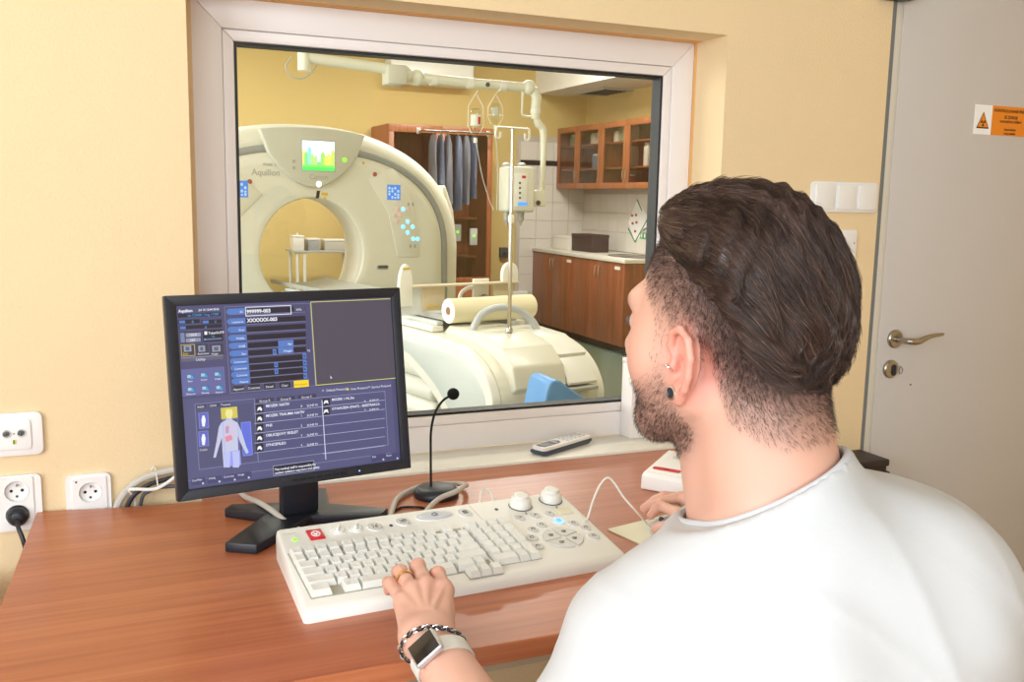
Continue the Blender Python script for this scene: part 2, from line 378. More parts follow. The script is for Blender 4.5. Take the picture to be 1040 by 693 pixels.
B().cyl((1.874, -.0075, 1.270), (1.874, -.0088, 1.270), .0018, n=10).build('indicator', 'print_dark', t, True)

def euro_socket(t, cx, cz):
    cup = B().lathe([(.0204, .0001), (.0204, .0030), (.002, .0030)], (cx, 0, cz), (0, -1, 0), 28).build('socket_cup', 'white_plastic', t, True); B().tube([(cx+.0212*math.cos(a), -.0125, cz+.0212*math.sin(a)) for a in np.linspace(0, 2*PI, 28, endpoint=False)], .0009, 6, closed=True).build('socket_rim', 'white_plastic', t, True)
    for s in (-1, 1): B().cyl((cx+s*.0095, -.0025, cz-.001), (cx+s*.0095, -.0036, cz-.001), .0030, n=12).build('contact_hole', 'black_matte', t, True)
    B().cyl((cx, -.0025, cz-.0125), (cx, -.0036, cz-.0125), .0026, n=10).build('contact_hole', 'print_dark', t, True)
    B().cyl((cx+.001, -.0025, cz+.0105), (cx+.001, -.0115, cz+.0105), .0024, .0018, 10).build('earth_pin', 'nickel', t, True)
t = thing('antenna_socket', 'square white antenna outlet with two round ports', 'socket', (-.15, 0, .908))
rounded_plate(-.193, -.109, .866, .950, .010, .012).build('plate', 'white_plastic', t, True)
B().prism(rrect(.058, .058, .006, 4, -.158, .908), (0, -.0085, 0), (1, 0, 0), (0, 0, 1), .005, .002).build('insert', 'white_plastic', t, True)
for s in (-1, 1):
    p = B().lathe([(.0085, .0135), (.008, .0155), (.0062, .0155), (.0058, .0125), (0, .0125)], (-.158+s*.0125, 0, .911), (0, -1, 0), 20).build('port', 'button_grey', t, True)
    B().cyl((-.158+s*.0125, -.0125, .911), (-.158+s*.0125, -.016, .911), .002, n=8).build('port_pin', 'print_dark', t, True)
B().cyl((-.158, -.0135, .911), (-.158, -.0145, .911), .0018, n=8).build('screw', 'nickel', t, True)
M('sticker_green', (40, 130, 60), .6); M('sticker_yellow', (225, 190, 50), .6)
B().bx(-.1605, -.1575, -.0142, -.0133, .8905, .8985).build('sticker', 'sticker_green', t, True); B().bx(-.1575, -.1545, -.0142, -.0133, .8905, .8985).build('sticker', 'sticker_yellow', t, True)
t = thing('double_socket', 'tall white double power socket with a black plug in it', 'socket', (-.16, 0, .72))
plate_holes(-.189, -.131, .722, .824, [(-.160, .797), (-.160, .750)], .0125, .004).build('insert', 'white_plastic', t, True); plate_holes(-.200, -.117, .718, .828, [(-.160, .797), (-.160, .750)], .0095, .011, .022).build('plate', 'white_plastic', t, True)
euro_socket(t, -.160, .797); euro_socket(t, -.160, .750)
t = thing('power_plug', 'black power plug and cord in the double socket', 'plug', (-.16, -.012, .749))
B().lathe([(.0185, .0085), (.0190, .014), (.0180, .026), (.0125, .034), (.0085, .036)], (-.1595, 0, .7495), (0, -1, 0), 24).build('plug_body', 'black_plastic', t, True)
B().tube([(-.1595, -.034, .747), (-.157, -.052, .738), (-.150, -.062, .718), (-.146, -.062, .69), (-.147, -.05, .62), (-.15, -.03, .5), (-.15, -.02, .2)], .0042, 8, 5).build('cord', 'black_plastic', t, True)
t = thing('single_socket', 'single white power socket just above the desk edge', 'socket', (-.03, 0, .735))
plate_holes(-.063, -.001, .746, .812, [(-.031, .781)], .0125, .004).build('insert', 'white_plastic', t, True); plate_holes(-.075, .007, .736, .818, [(-.031, .781)], .0095, .011, .022).build('plate', 'white_plastic', t, True)
euro_socket(t, -.031, .781)
B().cyl((-.0555, -.0120, .8045), (-.0555, -.0133, .8045), .002, n=10).build('indicator', 'print_dark', t, True)

# ---- desk, low table, dark cabinet
DZ = .751
t = thing('desk', 'brown wood-grain desk under the observation window', 'desk', (.7, -.42, 0))
outline = [(-.177, -.845), (1.42, -.845), (1.42, -.0145), (.177, -.0145), (.177, -.048), (.0, -.030), (-.127, -.0025)]
B().prism(outline, (0, 0, DZ-.030), (1, 0, 0), (0, 1, 0), .030, .0015, 1).build('desk_top', 'desk_wood', t, True)
M('panel_beige', (205, 186, 160), .6)
for x in (-.12, 1.37): B().bx(x, x+.025, -.76, -.06, 0, DZ-.0305, .002).build('side_panel', 'desk_edge_wood', t, True)
B().bx(-.095, 1.37, -.12, -.10, .30, DZ-.0305, .001).build('modesty_panel', 'panel_beige', t, True)
t = thing('side_table', 'low wood-grain table standing left of the desk', 'table', (-.55, -.3, 0))
B().bx(-.95, -.205, -.60, -.07, .635, .66, .002).build('table_top', 'desk_wood', t, True)
for x in (-.93, -.245):
    for y in (-.58, -.11): B().bx(x, x+.03, y, y+.03, 0, .6348, .002).build('leg', 'desk_edge_wood', t, True)
t = thing('low_cabinet', 'dark low cabinet against the wall beside the door', 'cabinet', (1.79, -.06, 0))
B().bx(1.63, 1.95, -.11, -.002, .03, .67, .003).build('body', 'dark_cabinet', t, True)
B().bx(1.625, 1.955, -.115, -.001, .6702, .69, .004).build('cabinet_top', 'dark_cabinet', t, True)
B().bx(1.64, 1.94, -.10, -.01, 0, .0298).build('plinth', 'black_matte', t, True)
df = B().bx(1.635, 1.945, -.128, -.1105, .04, .66, .002).build('cabinet_door', 'dark_cabinet', t, True)
B().tube([(1.66, -.128, .5), (1.66, -.145, .5), (1.66, -.145, .38), (1.66, -.128, .38)], .004, 8).build('handle', 'nickel', t, True)

# ================================================================== THINGS ON THE DESK
# ---- monitor
mc = Vector((.303, -.395, 1.044)); my, mt = R(8.7), R(8.6)
mr = Vector((math.cos(my), math.sin(my), 0)); mn0 = Vector((math.sin(my), -math.cos(my), 0))
mu = Vector((0, 0, 1))*math.cos(mt)-mn0*math.sin(mt); mn = mr.cross(mu)           # mn faces the viewer
mon = thing('monitor', 'black flat-screen monitor showing a scanner program on the desk', 'monitor', (.335, -.245, DZ))
MW, MH, SW, SH = .412, .330, .3765, .296
def mp(x, z, n): return mc+mr*x+mu*z+mn*n
b = B()
for q in ([(-MW/2, -MH/2), (MW/2, -MH/2), (SW/2, -SH/2), (-SW/2, -SH/2)], [(MW/2, -MH/2), (MW/2, MH/2), (SW/2, SH/2), (SW/2, -SH/2)],
          [(MW/2, MH/2), (-MW/2, MH/2), (-SW/2, SH/2), (SW/2, SH/2)], [(-MW/2, MH/2), (-MW/2, -MH/2), (-SW/2, -SH/2), (-SW/2, SH/2)]):
    b.prism(q, mp(0, 0, -.018), mr, mu, .018, .0012)
bez = b.build('bezel', 'black_plastic', mon, True)
for i in range(7):
    bb = B().prism(rrect(.012, .0045, .001, 2, -.012+i*.0145, -MH/2+.0085), mp(0, 0, -.0002), mr, mu, .0008).build('front_button', 'black_matte', mon, True)
    bb.parent = bez; 
B().prism(circ(.0014, 10, .105, -MH/2+.0085), mp(0, 0, 0), mr, mu, .0006).build('power_light', 'led_blue', mon, True).parent = bez
B().prism([(-MW/2+.004, -MH/2+.004), (MW/2-.004, -MH/2+.004), (MW/2-.004, MH/2-.004), (-MW/2+.004, MH/2-.004)], mp(0, 0, -.040), mr, mu, .0218, .004).build('rear_housing', 'black_plastic', mon, True)
B().prism(rrect(.26, .2, .02), mp(0, -.01, -.062), mr, mu, .0218, .006).build('rear_cover', 'black_plastic', mon, True)
# stand: neck and three-armed foot
nb = Vector((.335, -.235, DZ))
b = B(); b.prism([(-.036, -.012), (.036, -.012), (.036, .012), (-.036, .012)], nb+Vector((0, 0, .018)), mr, -mn0, .17, .004); b.build('neck', 'black_plastic', mon, True)
b = B(); p0 = mp(0, -.06, -.0625); b.prism([(-.036, -.04), (.036, -.04), (.036, .04), (-.036, .04)], p0-mn*.055, mr, mu, .0548, .003); b.build('hinge', 'black_plastic', mon, True)
def P2(x, y): return (x-nb.x, y-nb.y)
foot = [(.183, -.352), (.233, -.383), (.352, -.262), (.474, -.303), (.502, -.268), (.40, -.20), (.418, -.098), (.372, -.092), (.325, -.165), (.222, -.140), (.205, -.165), (.272, -.225)]
B().prism([P2(*q) for q in foot], (nb.x, nb.y, DZ), (1, 0, 0), (0, 1, 0), .018, .003).build('foot', 'black_plastic', mon, True)
# screen face
sm = bpy.data.materials.new('screen_glow'); sm.use_nodes = True; nt = sm.node_tree; pb = nt.nodes['Principled BSDF']; pb.inputs['Base Color'].default_value = (.01, .01, .012, 1); pb.inputs['Roughness'].default_value = .35
an = nt.nodes.new('ShaderNodeAttribute'); an.attribute_name = 'Col'; nt.links.new(an.outputs['Color'], pb.inputs['Emission Color']); pb.inputs['Emission Strength'].default_value = .74; MATS['screen_glow'] = sm
SC = B(); SCcol = []; layer = [0]
def s2(cx_, cy_):       # crop pixel (scale 3.223, origin 160,285) -> metres on the screen plane
    d = Vector(ray(160+cx_/3.223, 285+cy_/3.223)); o = Vector(CAM); t_ = (mp(0, 0, -.006)-o).dot(mn)/d.dot(mn); q = o+d*t_-mc
    return q.dot(mr), q.dot(mu)
def addscreen(v, f, col):
    n0 = len(SC.f); SC.add(v, f); SCcol.extend([col]*(len(SC.f)-n0))
def lay(): layer[0] += 1; return -.006+layer[0]*.000006
def srect(x0, y0, x1, y1, col):
    a, b_ = s2(x0, y0); c = s2(x1, y0)[0]; d = s2(x0, y1)[1]; n = lay()
    addscreen([mp(a, d, n), mp(c, d, n), mp(c, b_, n), mp(a, b_, n)], [(0, 1, 2, 3)], col)
def sframe(x0, y0, x1, y1, col, t_=.0008):
    a, b_ = s2(x0, y0); c = s2(x1, y0)[0]; d = s2(x0, y1)[1]; n = lay(); b_, d = max(b_, d), min(b_, d)
    for q in ((a, c, d, d+t_), (a, c, b_-t_, b_), (a, a+t_, d, b_), (c-t_, c, d, b_)):
        addscreen([mp(q[0], q[2], n), mp(q[1], q[2], n), mp(q[1], q[3], n), mp(q[0], q[3], n)], [(0, 1, 2, 3)], col)
def spoly(pts, col):
    n = lay(); P = [s2(*p) for p in pts]; addscreen([mp(p[0], p[1], n) for p in P], [tuple(range(len(P)))], col)
def stext(body, x, y, size, col=(235, 238, 250), align='LEFT', bold=.0):
    v, f = text_geo(body, size, align, bold); a, b_ = s2(x, y); n = lay()
    addscreen([mp(a+p[0], b_+p[1], n) for p in v], f, col)
W_, BLU, BLK = (240, 242, 252), (84, 124, 196), (30, 27, 42)
n = lay(); hw, hh = SW/2, SH/2
addscreen([mp(-hw, -hh, -.0062), mp(hw, -hh, -.0062), mp(hw, hh, -.0062), mp(-hw, hh, -.0062)], [(0, 1, 2, 3)], (76, 75, 112))
srect(82, 390, 770, 683, (84, 85, 124))
# left top block
stext('Aquilion', 68, 101, .0066, W_, bold=.0002); stext('Jul 10 12:44 2018', 135, 97, .0046, W_, bold=.0001)
srect(66, 110, 207, 122, BLK); stext('cis CS000 / Img 17387', 98, 115, .0056, (80, 170, 235))
for x0, x1 in ((66, 138), (143, 210)): srect(x0, 130, x1, 143, BLK); srect(x0+4, 132, x0+24, 141, BLU); stext('0', (x0+x1)/2+10, 136, .006, (90, 160, 230))
srect(70, 149, 211, 161, BLK); stext('0', 155, 154, .006, (90, 160, 230)); srect(73, 151, 92, 160, BLU)
srect(73, 169, 143, 207, (50, 50, 72)); srect(74, 172, 88, 204, (120, 132, 168)); srect(92, 173, 141, 186, (150, 154, 176)); srect(92, 190, 141, 203, (140, 144, 168)); stext('120.0', 103, 179, .0055, W_); stext('250', 106, 196, .0055, W_)
srect(147, 163, 213, 202, BLK); stext('TubeOUTP', 166, 173, .0054, W_, bold=.0001); srect(153, 167, 162, 178, W_); stext('1%', 175, 184, .005, (80, 170, 235)); srect(152, 191, 210, 196, (110, 120, 150)); srect(152, 191, 157, 196, (90, 190, 250))
for x0, x1, lb in ((77, 120, 'Scan'), (125, 165, 'Autoview'), (170, 215, 'Image')):
    srect(x0, 209, x1, 248, (58, 58, 76)); srect(x0+8, 214, x1-10, 234, (150, 156, 176)); srect(x0+14, 218, x1-16, 230, (90, 94, 116)); stext(lb, x0+6, 241, .0046, (250, 220, 70) if lb == 'Scan' else W_)
sframe(76, 211, 121, 249, (225, 196, 60)); srect(77, 253, 215, 267, (96, 96, 118)); srect(77, 253, 215, 255, (150, 150, 170)); stext('Utility', 125, 260, .0062, W_)
srect(76, 292, 219, 381, (100, 102, 156))
for i, (x, y) in enumerate(((107, 316), (152, 311), (197, 308), (109, 358), (156, 354), (202, 352))):
    srect(x-13, y-9, x+13, y+7, (70, 110, 150)); srect(x-10, y-6, x+2, y+4, (170, 200, 220)); spoly([(x-2, y+6), (x+6, y-7), (x+12, y+5)], (60, 160, 220)); stext(('Scan', 'Contr', 'Image', 'Measure', 'Filming', 'Repeat')[i], x, y+14, .0042, W_, 'CENTER')
# fields
sframe(218, 86, 500, 372, (140, 140, 180), .0006)
rows = [('ID', 104), ('Lastname', 136), ('First', 163), ('Middle', 190), ('DOB', 216), ('Sex', 241), ('Comment', 266), ('Comment', 288), ('Contrast', 310), ('Patient', 332)]
for i, (lb, y) in enumerate(rows):
    xo = 225+i*1.9; srect(xo+8, y-11, xo+60, y+9, BLU); spoly([(xo+8, y-11), (xo+8, y+9), (xo+2, y+4), (xo, y-1), (xo+2, y-7)], BLU); stext(lb, xo+54, y-1, .0050, W_, 'RIGHT')
    srect(xo+62, y-11, 484+i*.4, y+6, BLK); srect(xo+62, y+8, 484+i*.4, y+9, (150, 150, 178))
sframe(286, 87, 437, 118, W_, .0012); stext('999999-003', 291, 103, .0085, W_, bold=.0003); stext('XXXXXX-003', 293, 132, .0085, W_, bold=.0003)
srect(445, 85, 482, 104, (74, 74, 104)); stext('Info.', 463, 95, .006, W_, 'CENTER')
for y, lb in ((208, 'Age'), (231, 'Weight')): srect(394, y-11, 444, y+9, BLU); stext(lb, 440, y-1, .005, W_, 'RIGHT')
for x, y in ((382, 234), (387, 276), (388, 298), (480, 248), (481, 270), (482, 291), (483, 313)): srect(x-6, y-9, x+6, y+9, BLU); srect(x-2, y-3, x+2, y+3, (20, 30, 60))
for x0, x1, y, lb in ((244, 285, 356, 'Append'), (295, 336, 352, 'Contrast'), (346, 386, 348, 'Detail'), (396, 436, 344, 'Clear')): srect(x0, y-11, x1, y+11, (42, 40, 56)); sframe(x0, y-11, x1, y+11, (110, 110, 130), .0005); stext(lb, (x0+x1)/2, y, .0054, W_, 'CENTER')
srect(445, 329, 494, 352, (250, 214, 40)); stext('Emergency', 469, 340, .005, (150, 120, 30), 'CENTER'); stext('kg', 490, 229, .005, W_)
# image area
srect(501, 70, 772, 345, (80, 74, 88)); sframe(500, 70, 774, 346, (226, 226, 120), .0011)
spoly([(565, 311), (571, 321), (567.5, 320), (566, 323)], W_)
for x, y, lb in ((552, 361, 'Default Protocol'), (632, 356, 'User Protocol'), (700, 350, 'Service Protocol')): stext(lb, x, y, .0056, W_)
spoly([(617, 359), (622, 350), (627, 359)], (240, 210, 60))
for x, y in ((536, 364), (687, 352)): spoly([(x, y), (x+5, y-7), (x+10, y), (x+5, y-3)], (200, 200, 225))
# body figure
sframe(121, 405, 318, 622, (150, 150, 190), .0006); srect(125, 420, 312, 615, (80, 80, 116))
for x, y, lb in ((125, 415, 'Adult'), (166, 411, 'Child'), (202, 408, 'Trauma')): srect(x, y-7, x+34, y+6, (60, 60, 92)); stext(lb, x+4, y, .005, W_)
for y0, y1 in ((434, 486), (495, 545)): sframe(133, y0, 165, y1, (140, 150, 240)); srect(135, y0+3, 163, y1-3, (96, 104, 190)); spoly([(147, y0+8), (153, y0+8), (157, y0+22), (154, y0+44), (146, y0+44), (143, y0+22)], W_)
stext('Cranial', 137, 556, .0042, W_)
SK = (196, 200, 226); srect(272, 465, 304, 576, (98, 112, 218)); sframe(272, 465, 304, 576, (150, 170, 255), .0006)
spoly([(222, 420), (245, 420), (248, 440), (242, 456), (226, 456), (220, 440)], SK); spoly([(227, 454), (241, 454), (262, 466), (276, 500), (290, 545), (298, 562), (290, 568), (270, 530), (262, 510), (264, 560), (266, 612), (246, 612), (240, 560), (236, 612), (216, 612), (212, 560), (210, 515), (200, 545), (190, 580), (182, 580), (192, 530), (200, 480), (208, 466)], SK)
spoly([(214, 470), (256, 468), (254, 520), (216, 524)], (206, 196, 220)); spoly([(220, 512), (240, 505), (246, 520), (224, 530)], (224, 140, 160)); spoly([(222, 478), (234, 476), (232, 500), (222, 500)], (190, 150, 190))
srect(206, 418, 260, 455, (208, 196, 84)); spoly([(224, 422), (243, 422), (246, 438), (241, 452), (227, 452), (221, 438)], (236, 228, 150))
sframe(212, 456, 262, 612, (140, 150, 240), .0006); srect(216, 562, 270, 610, (150, 160, 236))
spoly([(218, 560), (238, 560), (236, 610), (218, 610)], (186, 192, 238)); spoly([(244, 560), (266, 558), (268, 608), (248, 609)], (186, 192, 238))
# protocol table
srect(316, 404, 746, 596, (80, 82, 122)); sframe(316, 404, 746, 596, (170, 172, 205), .0006)
for x, y, lb in ((320, 396, 'Group A'), (389, 390, 'Group B'), (458, 383, 'Group C')): srect(x, y-7, x+60, y+6, (58, 58, 84)); stext(lb, x+12, y, .0052, W_)
for i, (lb, nn) in enumerate((('MOZEK NATIV', '8'), ('MOZEK TRAUMA NATIV', '1'), ('PNS', '2'), ('OBLICEJOVY SKELET', '3'), ('SYNCEPILEO', '4'))):
    y = 418+i*32; srect(321, y-10, 345, y+16, (22, 22, 34)); spoly([(325, y+10), (328, y-2), (336, y-5), (342, y+3), (340, y+10), (333, y+5)], W_)
    stext(lb, 354, y-6, .0062, W_, bold=.0001); stext(nn, 468, y-6, .0052, W_); stext('SUMF M', 488, y-7, .0056, W_)
    srect(316, y+18, 540, y+19.4, (188, 190, 220))
for i, (lb, nn) in enumerate((('MOZEK 1 HL.5ta', '6'), ('OTAHUZEN (FANT) - BIZETRAKCA', '7'))):
    y = 398+i*30; srect(538, y-10, 562, y+14, (22, 22, 34)); spoly([(542, y+8), (546, y-5), (556, y-6), (559, y+6), (551, y+2)], W_); stext(lb, 570, y-7, .0058, W_, bold=.0001); stext(nn, 676, y-3, .0052, W_); stext('SUMF M', 692, y-4, .0052, W_)
for i in range(6): y = 414+i*31; srect(540, y-2, 744, y-.6, (188, 190, 220))
srect(536, 392, 538.5, 588, (215, 216, 238))
srect(98, 655, 770, 656.2, (150, 150, 190))
for x, y, lb in ((112, 660, 'ScanPlan'), (166, 654, 'WWL'), (216, 648, 'Contrast'), (262, 641, 'Image'), (702, 582, 'Exit'), (748, 578, 'Reset')): srect(x-4, y-10, x+44, y+12, (66, 66, 108)); stext(lb, x, y-4, .0046, W_); addscreen(*(lambda n_: ([mp(s2(x+36, y+4)[0]+.0018*math.cos(a), s2(x+36, y+4)[1]+.0018*math.sin(a), n_) for a in np.linspace(0, 2*PI, 10, endpoint=False)], [tuple(range(10))]))(lay()), (200, 205, 225))
srect(377, 607, 512, 640, (28, 28, 52)); sframe(377, 607, 512, 640, (200, 200, 225), .0006); stext('The medical staff is responsible for', 382, 620, .0052, W_, bold=.0001); stext('patient radiation exposure and safety.', 384, 631, .0052, W_, bold=.0001)
me = bpy.data.meshes.new('screen'); iv = WM[mon.name].inverted()
me.from_pydata([iv @ Vector(p) for p in SC.v], [], SC.f)
ca = me.color_attributes.new('Col', 'FLOAT_COLOR', 'CORNER'); arr = np.ones((len(me.loops), 4), np.float32)
for p in me.polygons: arr[p.loop_start:p.loop_start+p.loop_total, :3] = lin(SCcol[p.index])
ca.data.foreach_set('color', arr.ravel())
link('screen', me, sm, mon, 0)['label'] = 'lavender scanner program on the screen'

# ---- scanner console keyboard
kb = thing('console_keyboard', 'off-white scanner console keyboard with two large dials', 'keyboard', (.259, -.661, DZ), R(3))
SL = (.053-.0205)/.25; sa = math.atan(SL)
def kz(t_): return .0215+SL*t_
prof = [(-.024, 0), (-.024, .011), (-.020, .0165), (-.010, kz(-.010)), (.232, kz(.232)), (.2445, kz(.24)-.001), (.252, .044), (.254, .03), (.250, 0)]
Lp = [(0, 0)]
b = B(); V = []; F = []; xs = [-.005, -.003, .002, .548, .5535, .556]; ins = [.006, .002, 0, 0, .002, .006]
for x, i_ in zip(xs, ins):
    for t_, z_ in prof:
        tc_ = .115; V.append((x+(.020*(t_+.02)/.27 if x < .2 else .012*(t_+.02)/.27), tc_+(t_-tc_)*(1-i_/.14), max(0, z_-i_*.5) if z_ > .001 else 0))
m_ = len(prof)
for i in range(len(xs)-1):
    for j in range(m_): F.append((i*m_+j, i*m_+(j+1) % m_, (i+1)*m_+(j+1) % m_, (i+1)*m_+j))
F.append(tuple(range(m_))); F.append(tuple((len(xs)-1)*m_+j for j in range(m_-1, -1, -1)))
b.add(V, F).build('keyboard_body', 'beige_plastic', kb)
ktm = Matrix.Rotation(sa, 4, 'X')
def onkb(s_, t_, dz=0): return Vector((s_, t_-dz*math.sin(sa), kz(t_)+dz*math.cos(sa)))
M('gap_shade', (176, 170, 156), .6)  # darker beige holds the shade between keys; plates lie flat on the body
b = B()
for s0, s1, t0, t1 in ((.013, .3185, .008, .1555), (.322, .4065, .011, .1555), (.262, .322, -.0145, .012)):
    b.add([onkb(s0, t0, .0004), onkb(s1, t0, .0004), onkb(s1, t1, .0004), onkb(s0, t1, .0004)], [(0, 1, 2, 3)])
b.build('gap_shade', 'gap_shade', kb)
U, TP = .0203, .0240
kmesh = {}
def key(s_, t_, w=1, hgt=1):
    k = (round(w, 2), hgt)
    bw, bh, tw, th_, H_ = w*U-.0015, hgt*TP-.0018, w*U-.0068, hgt*TP-.0084, .0108
    if k not in kmesh:
        g = B(); g.add([(-bw/2, -bh/2, 0), (bw/2, -bh/2, 0), (bw/2, bh/2, 0), (-bw/2, bh/2, 0), (-bw/2, -bh/2, .002), (bw/2, -bh/2, .002), (bw/2, bh/2, .002), (-bw/2, bh/2, .002),
                        (-tw/2, -th_/2+.0010, H_-.0006), (tw/2, -th_/2+.0010, H_-.0006), (tw/2, th_/2+.0018, H_), (-tw/2, th_/2+.0018, H_), (-tw/2+.003, 0, H_-.0016), (tw/2-.003, 0, H_-.0016)],
                       [(3, 2, 1, 0), (0, 1, 5, 4), (1, 2, 6, 5), (2, 3, 7, 6), (3, 0, 4, 7), (4, 5, 9, 8), (5, 6, 10, 9), (6, 7, 11, 10), (7, 4, 8, 11), (8, 9, 13, 12), (9, 10, 13), (10, 11, 12, 13), (11, 8, 12)])
        o = g.build('key', 'key_plastic', kb, smooth=25); kmesh[k] = o.data
    else:
        o = bpy.data.objects.new('key', kmesh[k]); C.objects.link(o); o.parent = kb
    o.location = onkb(s_, t_, .0008); o.rotation_euler = (sa, 0, 0)
def row(s_, t_, ws):
    for w in ws:
        if w > 0: key(s_+w*U/2, t_, w)
        s_ += abs(w)*U
row(.0150, .1435, [1, 1, 1, 1, -.18, 1, 1, 1, 1, -.22, 1, 1, 1, 1, -.55, 1])
row(.0145, .1185, [1]*13+[1, 1])
row(.0145, .0945, [1.5]+[1]*12+[1.45]); row(.0145, .0705, [1.8]+[1]*11+[2.15]); row(.0145, .0465, [2.3]+[1]*10+[2.65]); row(.0145, .0215, [1.6, -.9, 1.35])
key(.172, .0215, 7.8); key(.2705, .0245, 1.65); key(.2955, .0235, 1)
for i in range(3): key(.2735+i*U, -.0015, 1)
row(.3240, .1435, [1, 1, 1, 1]); row(.3240, .1185, [1, 1, 1, 1]); row(.3240, .0945, [1, 1, 1]); row(.3240, .0705, [1, 1, 1]); row(.3240, .0465, [1, 1, 1]); row(.3240, .0225, [2, 1])
key(.3240+3.5*U, .0825, 1, 2); key(.3240+3.5*U, .0345, 1, 2)
def kdisc(name, s_, t_, r, h_, mat, ry=None, prof=None, n=28):
    b = B(); pr = prof or [(1.0, 0), (1.0, .6), (.93, 1.0)]; V = []
    for fr_, fh in pr:
        for j in range(n): a = 2*PI*j/n; q = onkb(s_+r*fr_*math.cos(a), t_+(ry or r)*fr_*math.sin(a), h_*fh+.0002); V.append(q)
    F = [(i*n+j, i*n+(j+1) % n, (i+1)*n+(j+1) % n, (i+1)*n+j) for i in range(len(pr)-1) for j in range(n)]+[tuple((len(pr)-1)*n+j for j in range(n)), tuple(range(n-1, -1, -1))]
    return b.add(V, F).build(name, mat, kb)
def kring(s_, t_, r, ry=None, tr=.0013): 
    B().tube([onkb(s_+r*math.cos(a), t_+(ry or r)*math.sin(a), .0004) for a in np.linspace(0, 2*PI, 28, endpoint=False)], tr, 6, closed=True).build('button_rim', 'white_plastic', kb)
def kglyph(lines, s_, t_, dz, mat='print_dark', r=.00055):
    b = B()
    for L_ in lines: b.tube([onkb(s_+x, t_+y, dz) for x, y in L_], r, 5)
    b.build('symbol', mat, kb)
kdisc('status_light', .036, .199, .0042, .0012, 'led_green')
B().box((0, 0, .0012), (.026, .036, .0026), .001, 2, Matrix.Translation(onkb(.073, .205)) @ ktm).build('stop_button', 'red_plastic', kb)
kglyph([[(.007*math.cos(a), .0095*math.sin(a)) for a in np.linspace(0, 2*PI, 17)], [(-.004, .004), (0, -.001), (.004, .004)], [(0, -.001), (0, -.006)], [(-.004, -.003), (.004, -.003)]], .073, .205, .0027, 'print_white', .0009)
for s_, t_ in ((.114, .210), (.145, .208)):
    kring(s_, t_, .0125, .0150, .001)
    kdisc('dial_base', s_, t_, .010, .003, 'beige_plastic', .012)
    g = B().box((0, 0, .006), (.0045, .019, .008), .0018, 2, Matrix.Translation(onkb(s_, t_)) @ ktm @ Matrix.Rotation(R(-28), 4, 'Z')); g.build('dial_pointer', 'white_plastic', kb)
TALK = [[(-.005, -.006), (-.003, .002), (-.0055, .005)], [(.002, -.006), (.001, .001), (.005, .006)], [(-.001, -.002), (.004, -.003)]]
for s_, t_, g in ((.178, .204, TALK), (.231, .208, [[(-.006, -.004), (0, .002), (.006, .004)], [(-.006, .005), (.002, -.006)], [(.0, .006), (.006, -.002)]]), (.351, .208, [[(-.004, -.005), (-.004, .005), (.004, .005), (.004, -.005), (-.004, -.005)], [(-.004, .005), (.004, -.005)], [(-.004, -.005), (.004, .005)]])):
    kring(s_, t_, .0135, .0165); kdisc('button', s_, t_, .0115, .0022, 'button_grey', .0142); kglyph(g, s_, t_, .0027)
for s_, t_ in ((.206, .2005), (.413, .205)): kdisc('microphone_hole', s_, t_, .0034, .0008, 'print_dark', .0042)
kring(.293, .213, .0355, .0170); kdisc('start_button', .293, .213, .033, .0035, 'silver_plastic', .0150, [(1, 0), (1, .5), (.9, .9), (.6, 1)])
kglyph([[(-.004, -.004), (-.006, .001), (.001, .006), (.005, .004)], [(-.004, -.005), (.003, -.005), (.006, .0), (.002, .002)]], .293, .213, .0042)
B().tube([onkb(.3715, .2405, .0002), onkb(.3705, .16, .0002)], .0004, 5).build('case_seam', 'gap_shade', kb)
kn = [(1.0, 0), (1.02, .05), (1.0, .35), (.93, .62), (.80, .74), (.70, .78), (.66, .98), (.62, 1.0), (.3, 1.0)]
for s_, t_ in ((.463, .205), (.531, .211)):
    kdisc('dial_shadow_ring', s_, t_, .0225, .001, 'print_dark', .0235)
    kdisc('dial', s_, t_, .0205, .024, 'beige_plastic', .0215, kn)
    B().bx(-.0009, .0009, -.003, .003, 0, .0006).build('dial_mark', 'print_dark', kb).matrix_local = Matrix.Translation(onkb(s_-.004, t_-.031, .0002)) @ ktm
B().box((0, 0, .0008), (.029, .025, .0016), .0006, 1, Matrix.Translation(onkb(.5335, .161)) @ ktm).build('cream_label', 'mousepad', kb)
ARW = [[(-.003, -.004), (0, .004), (.003, .0)]]
for s_, t_ in ((.440, .159), (.471, .160), (.501, .159)): kring(s_, t_, .0120, .0135, .0008); kdisc('button', s_, t_, .0085, .0018, 'button_grey', .0100); kglyph(ARW, s_, t_, .0023)
for i, (s_, t_) in enumerate(((.441, .111), (.464, .122), (.424, .083), (.4195, .052), (.524, .111), (.5365, .088), (.534, .056))):
    rr = .0088 if i not in (2, 3, 6) else .0102
    kring(s_, t_, rr+.0018, rr+.0030, .0008); kdisc('button', s_, t_, rr, .002, 'button_grey', rr+.001); kglyph([[(-.003, -.003), (-.003, .003), (.003, .003), (.003, 0)], [(0, -.004), (.003, -.002)]], s_, t_, .0025)
kring(.502, .127, .0115, .0125, .0008); kdisc('blue_button', .502, .127, .0100, .002, 'led_blue', .0110); kglyph([[(-.003, -.003), (-.003, .003), (.003, .003), (.003, -.003), (-.003, -.003)]], .502, .127, .0025)
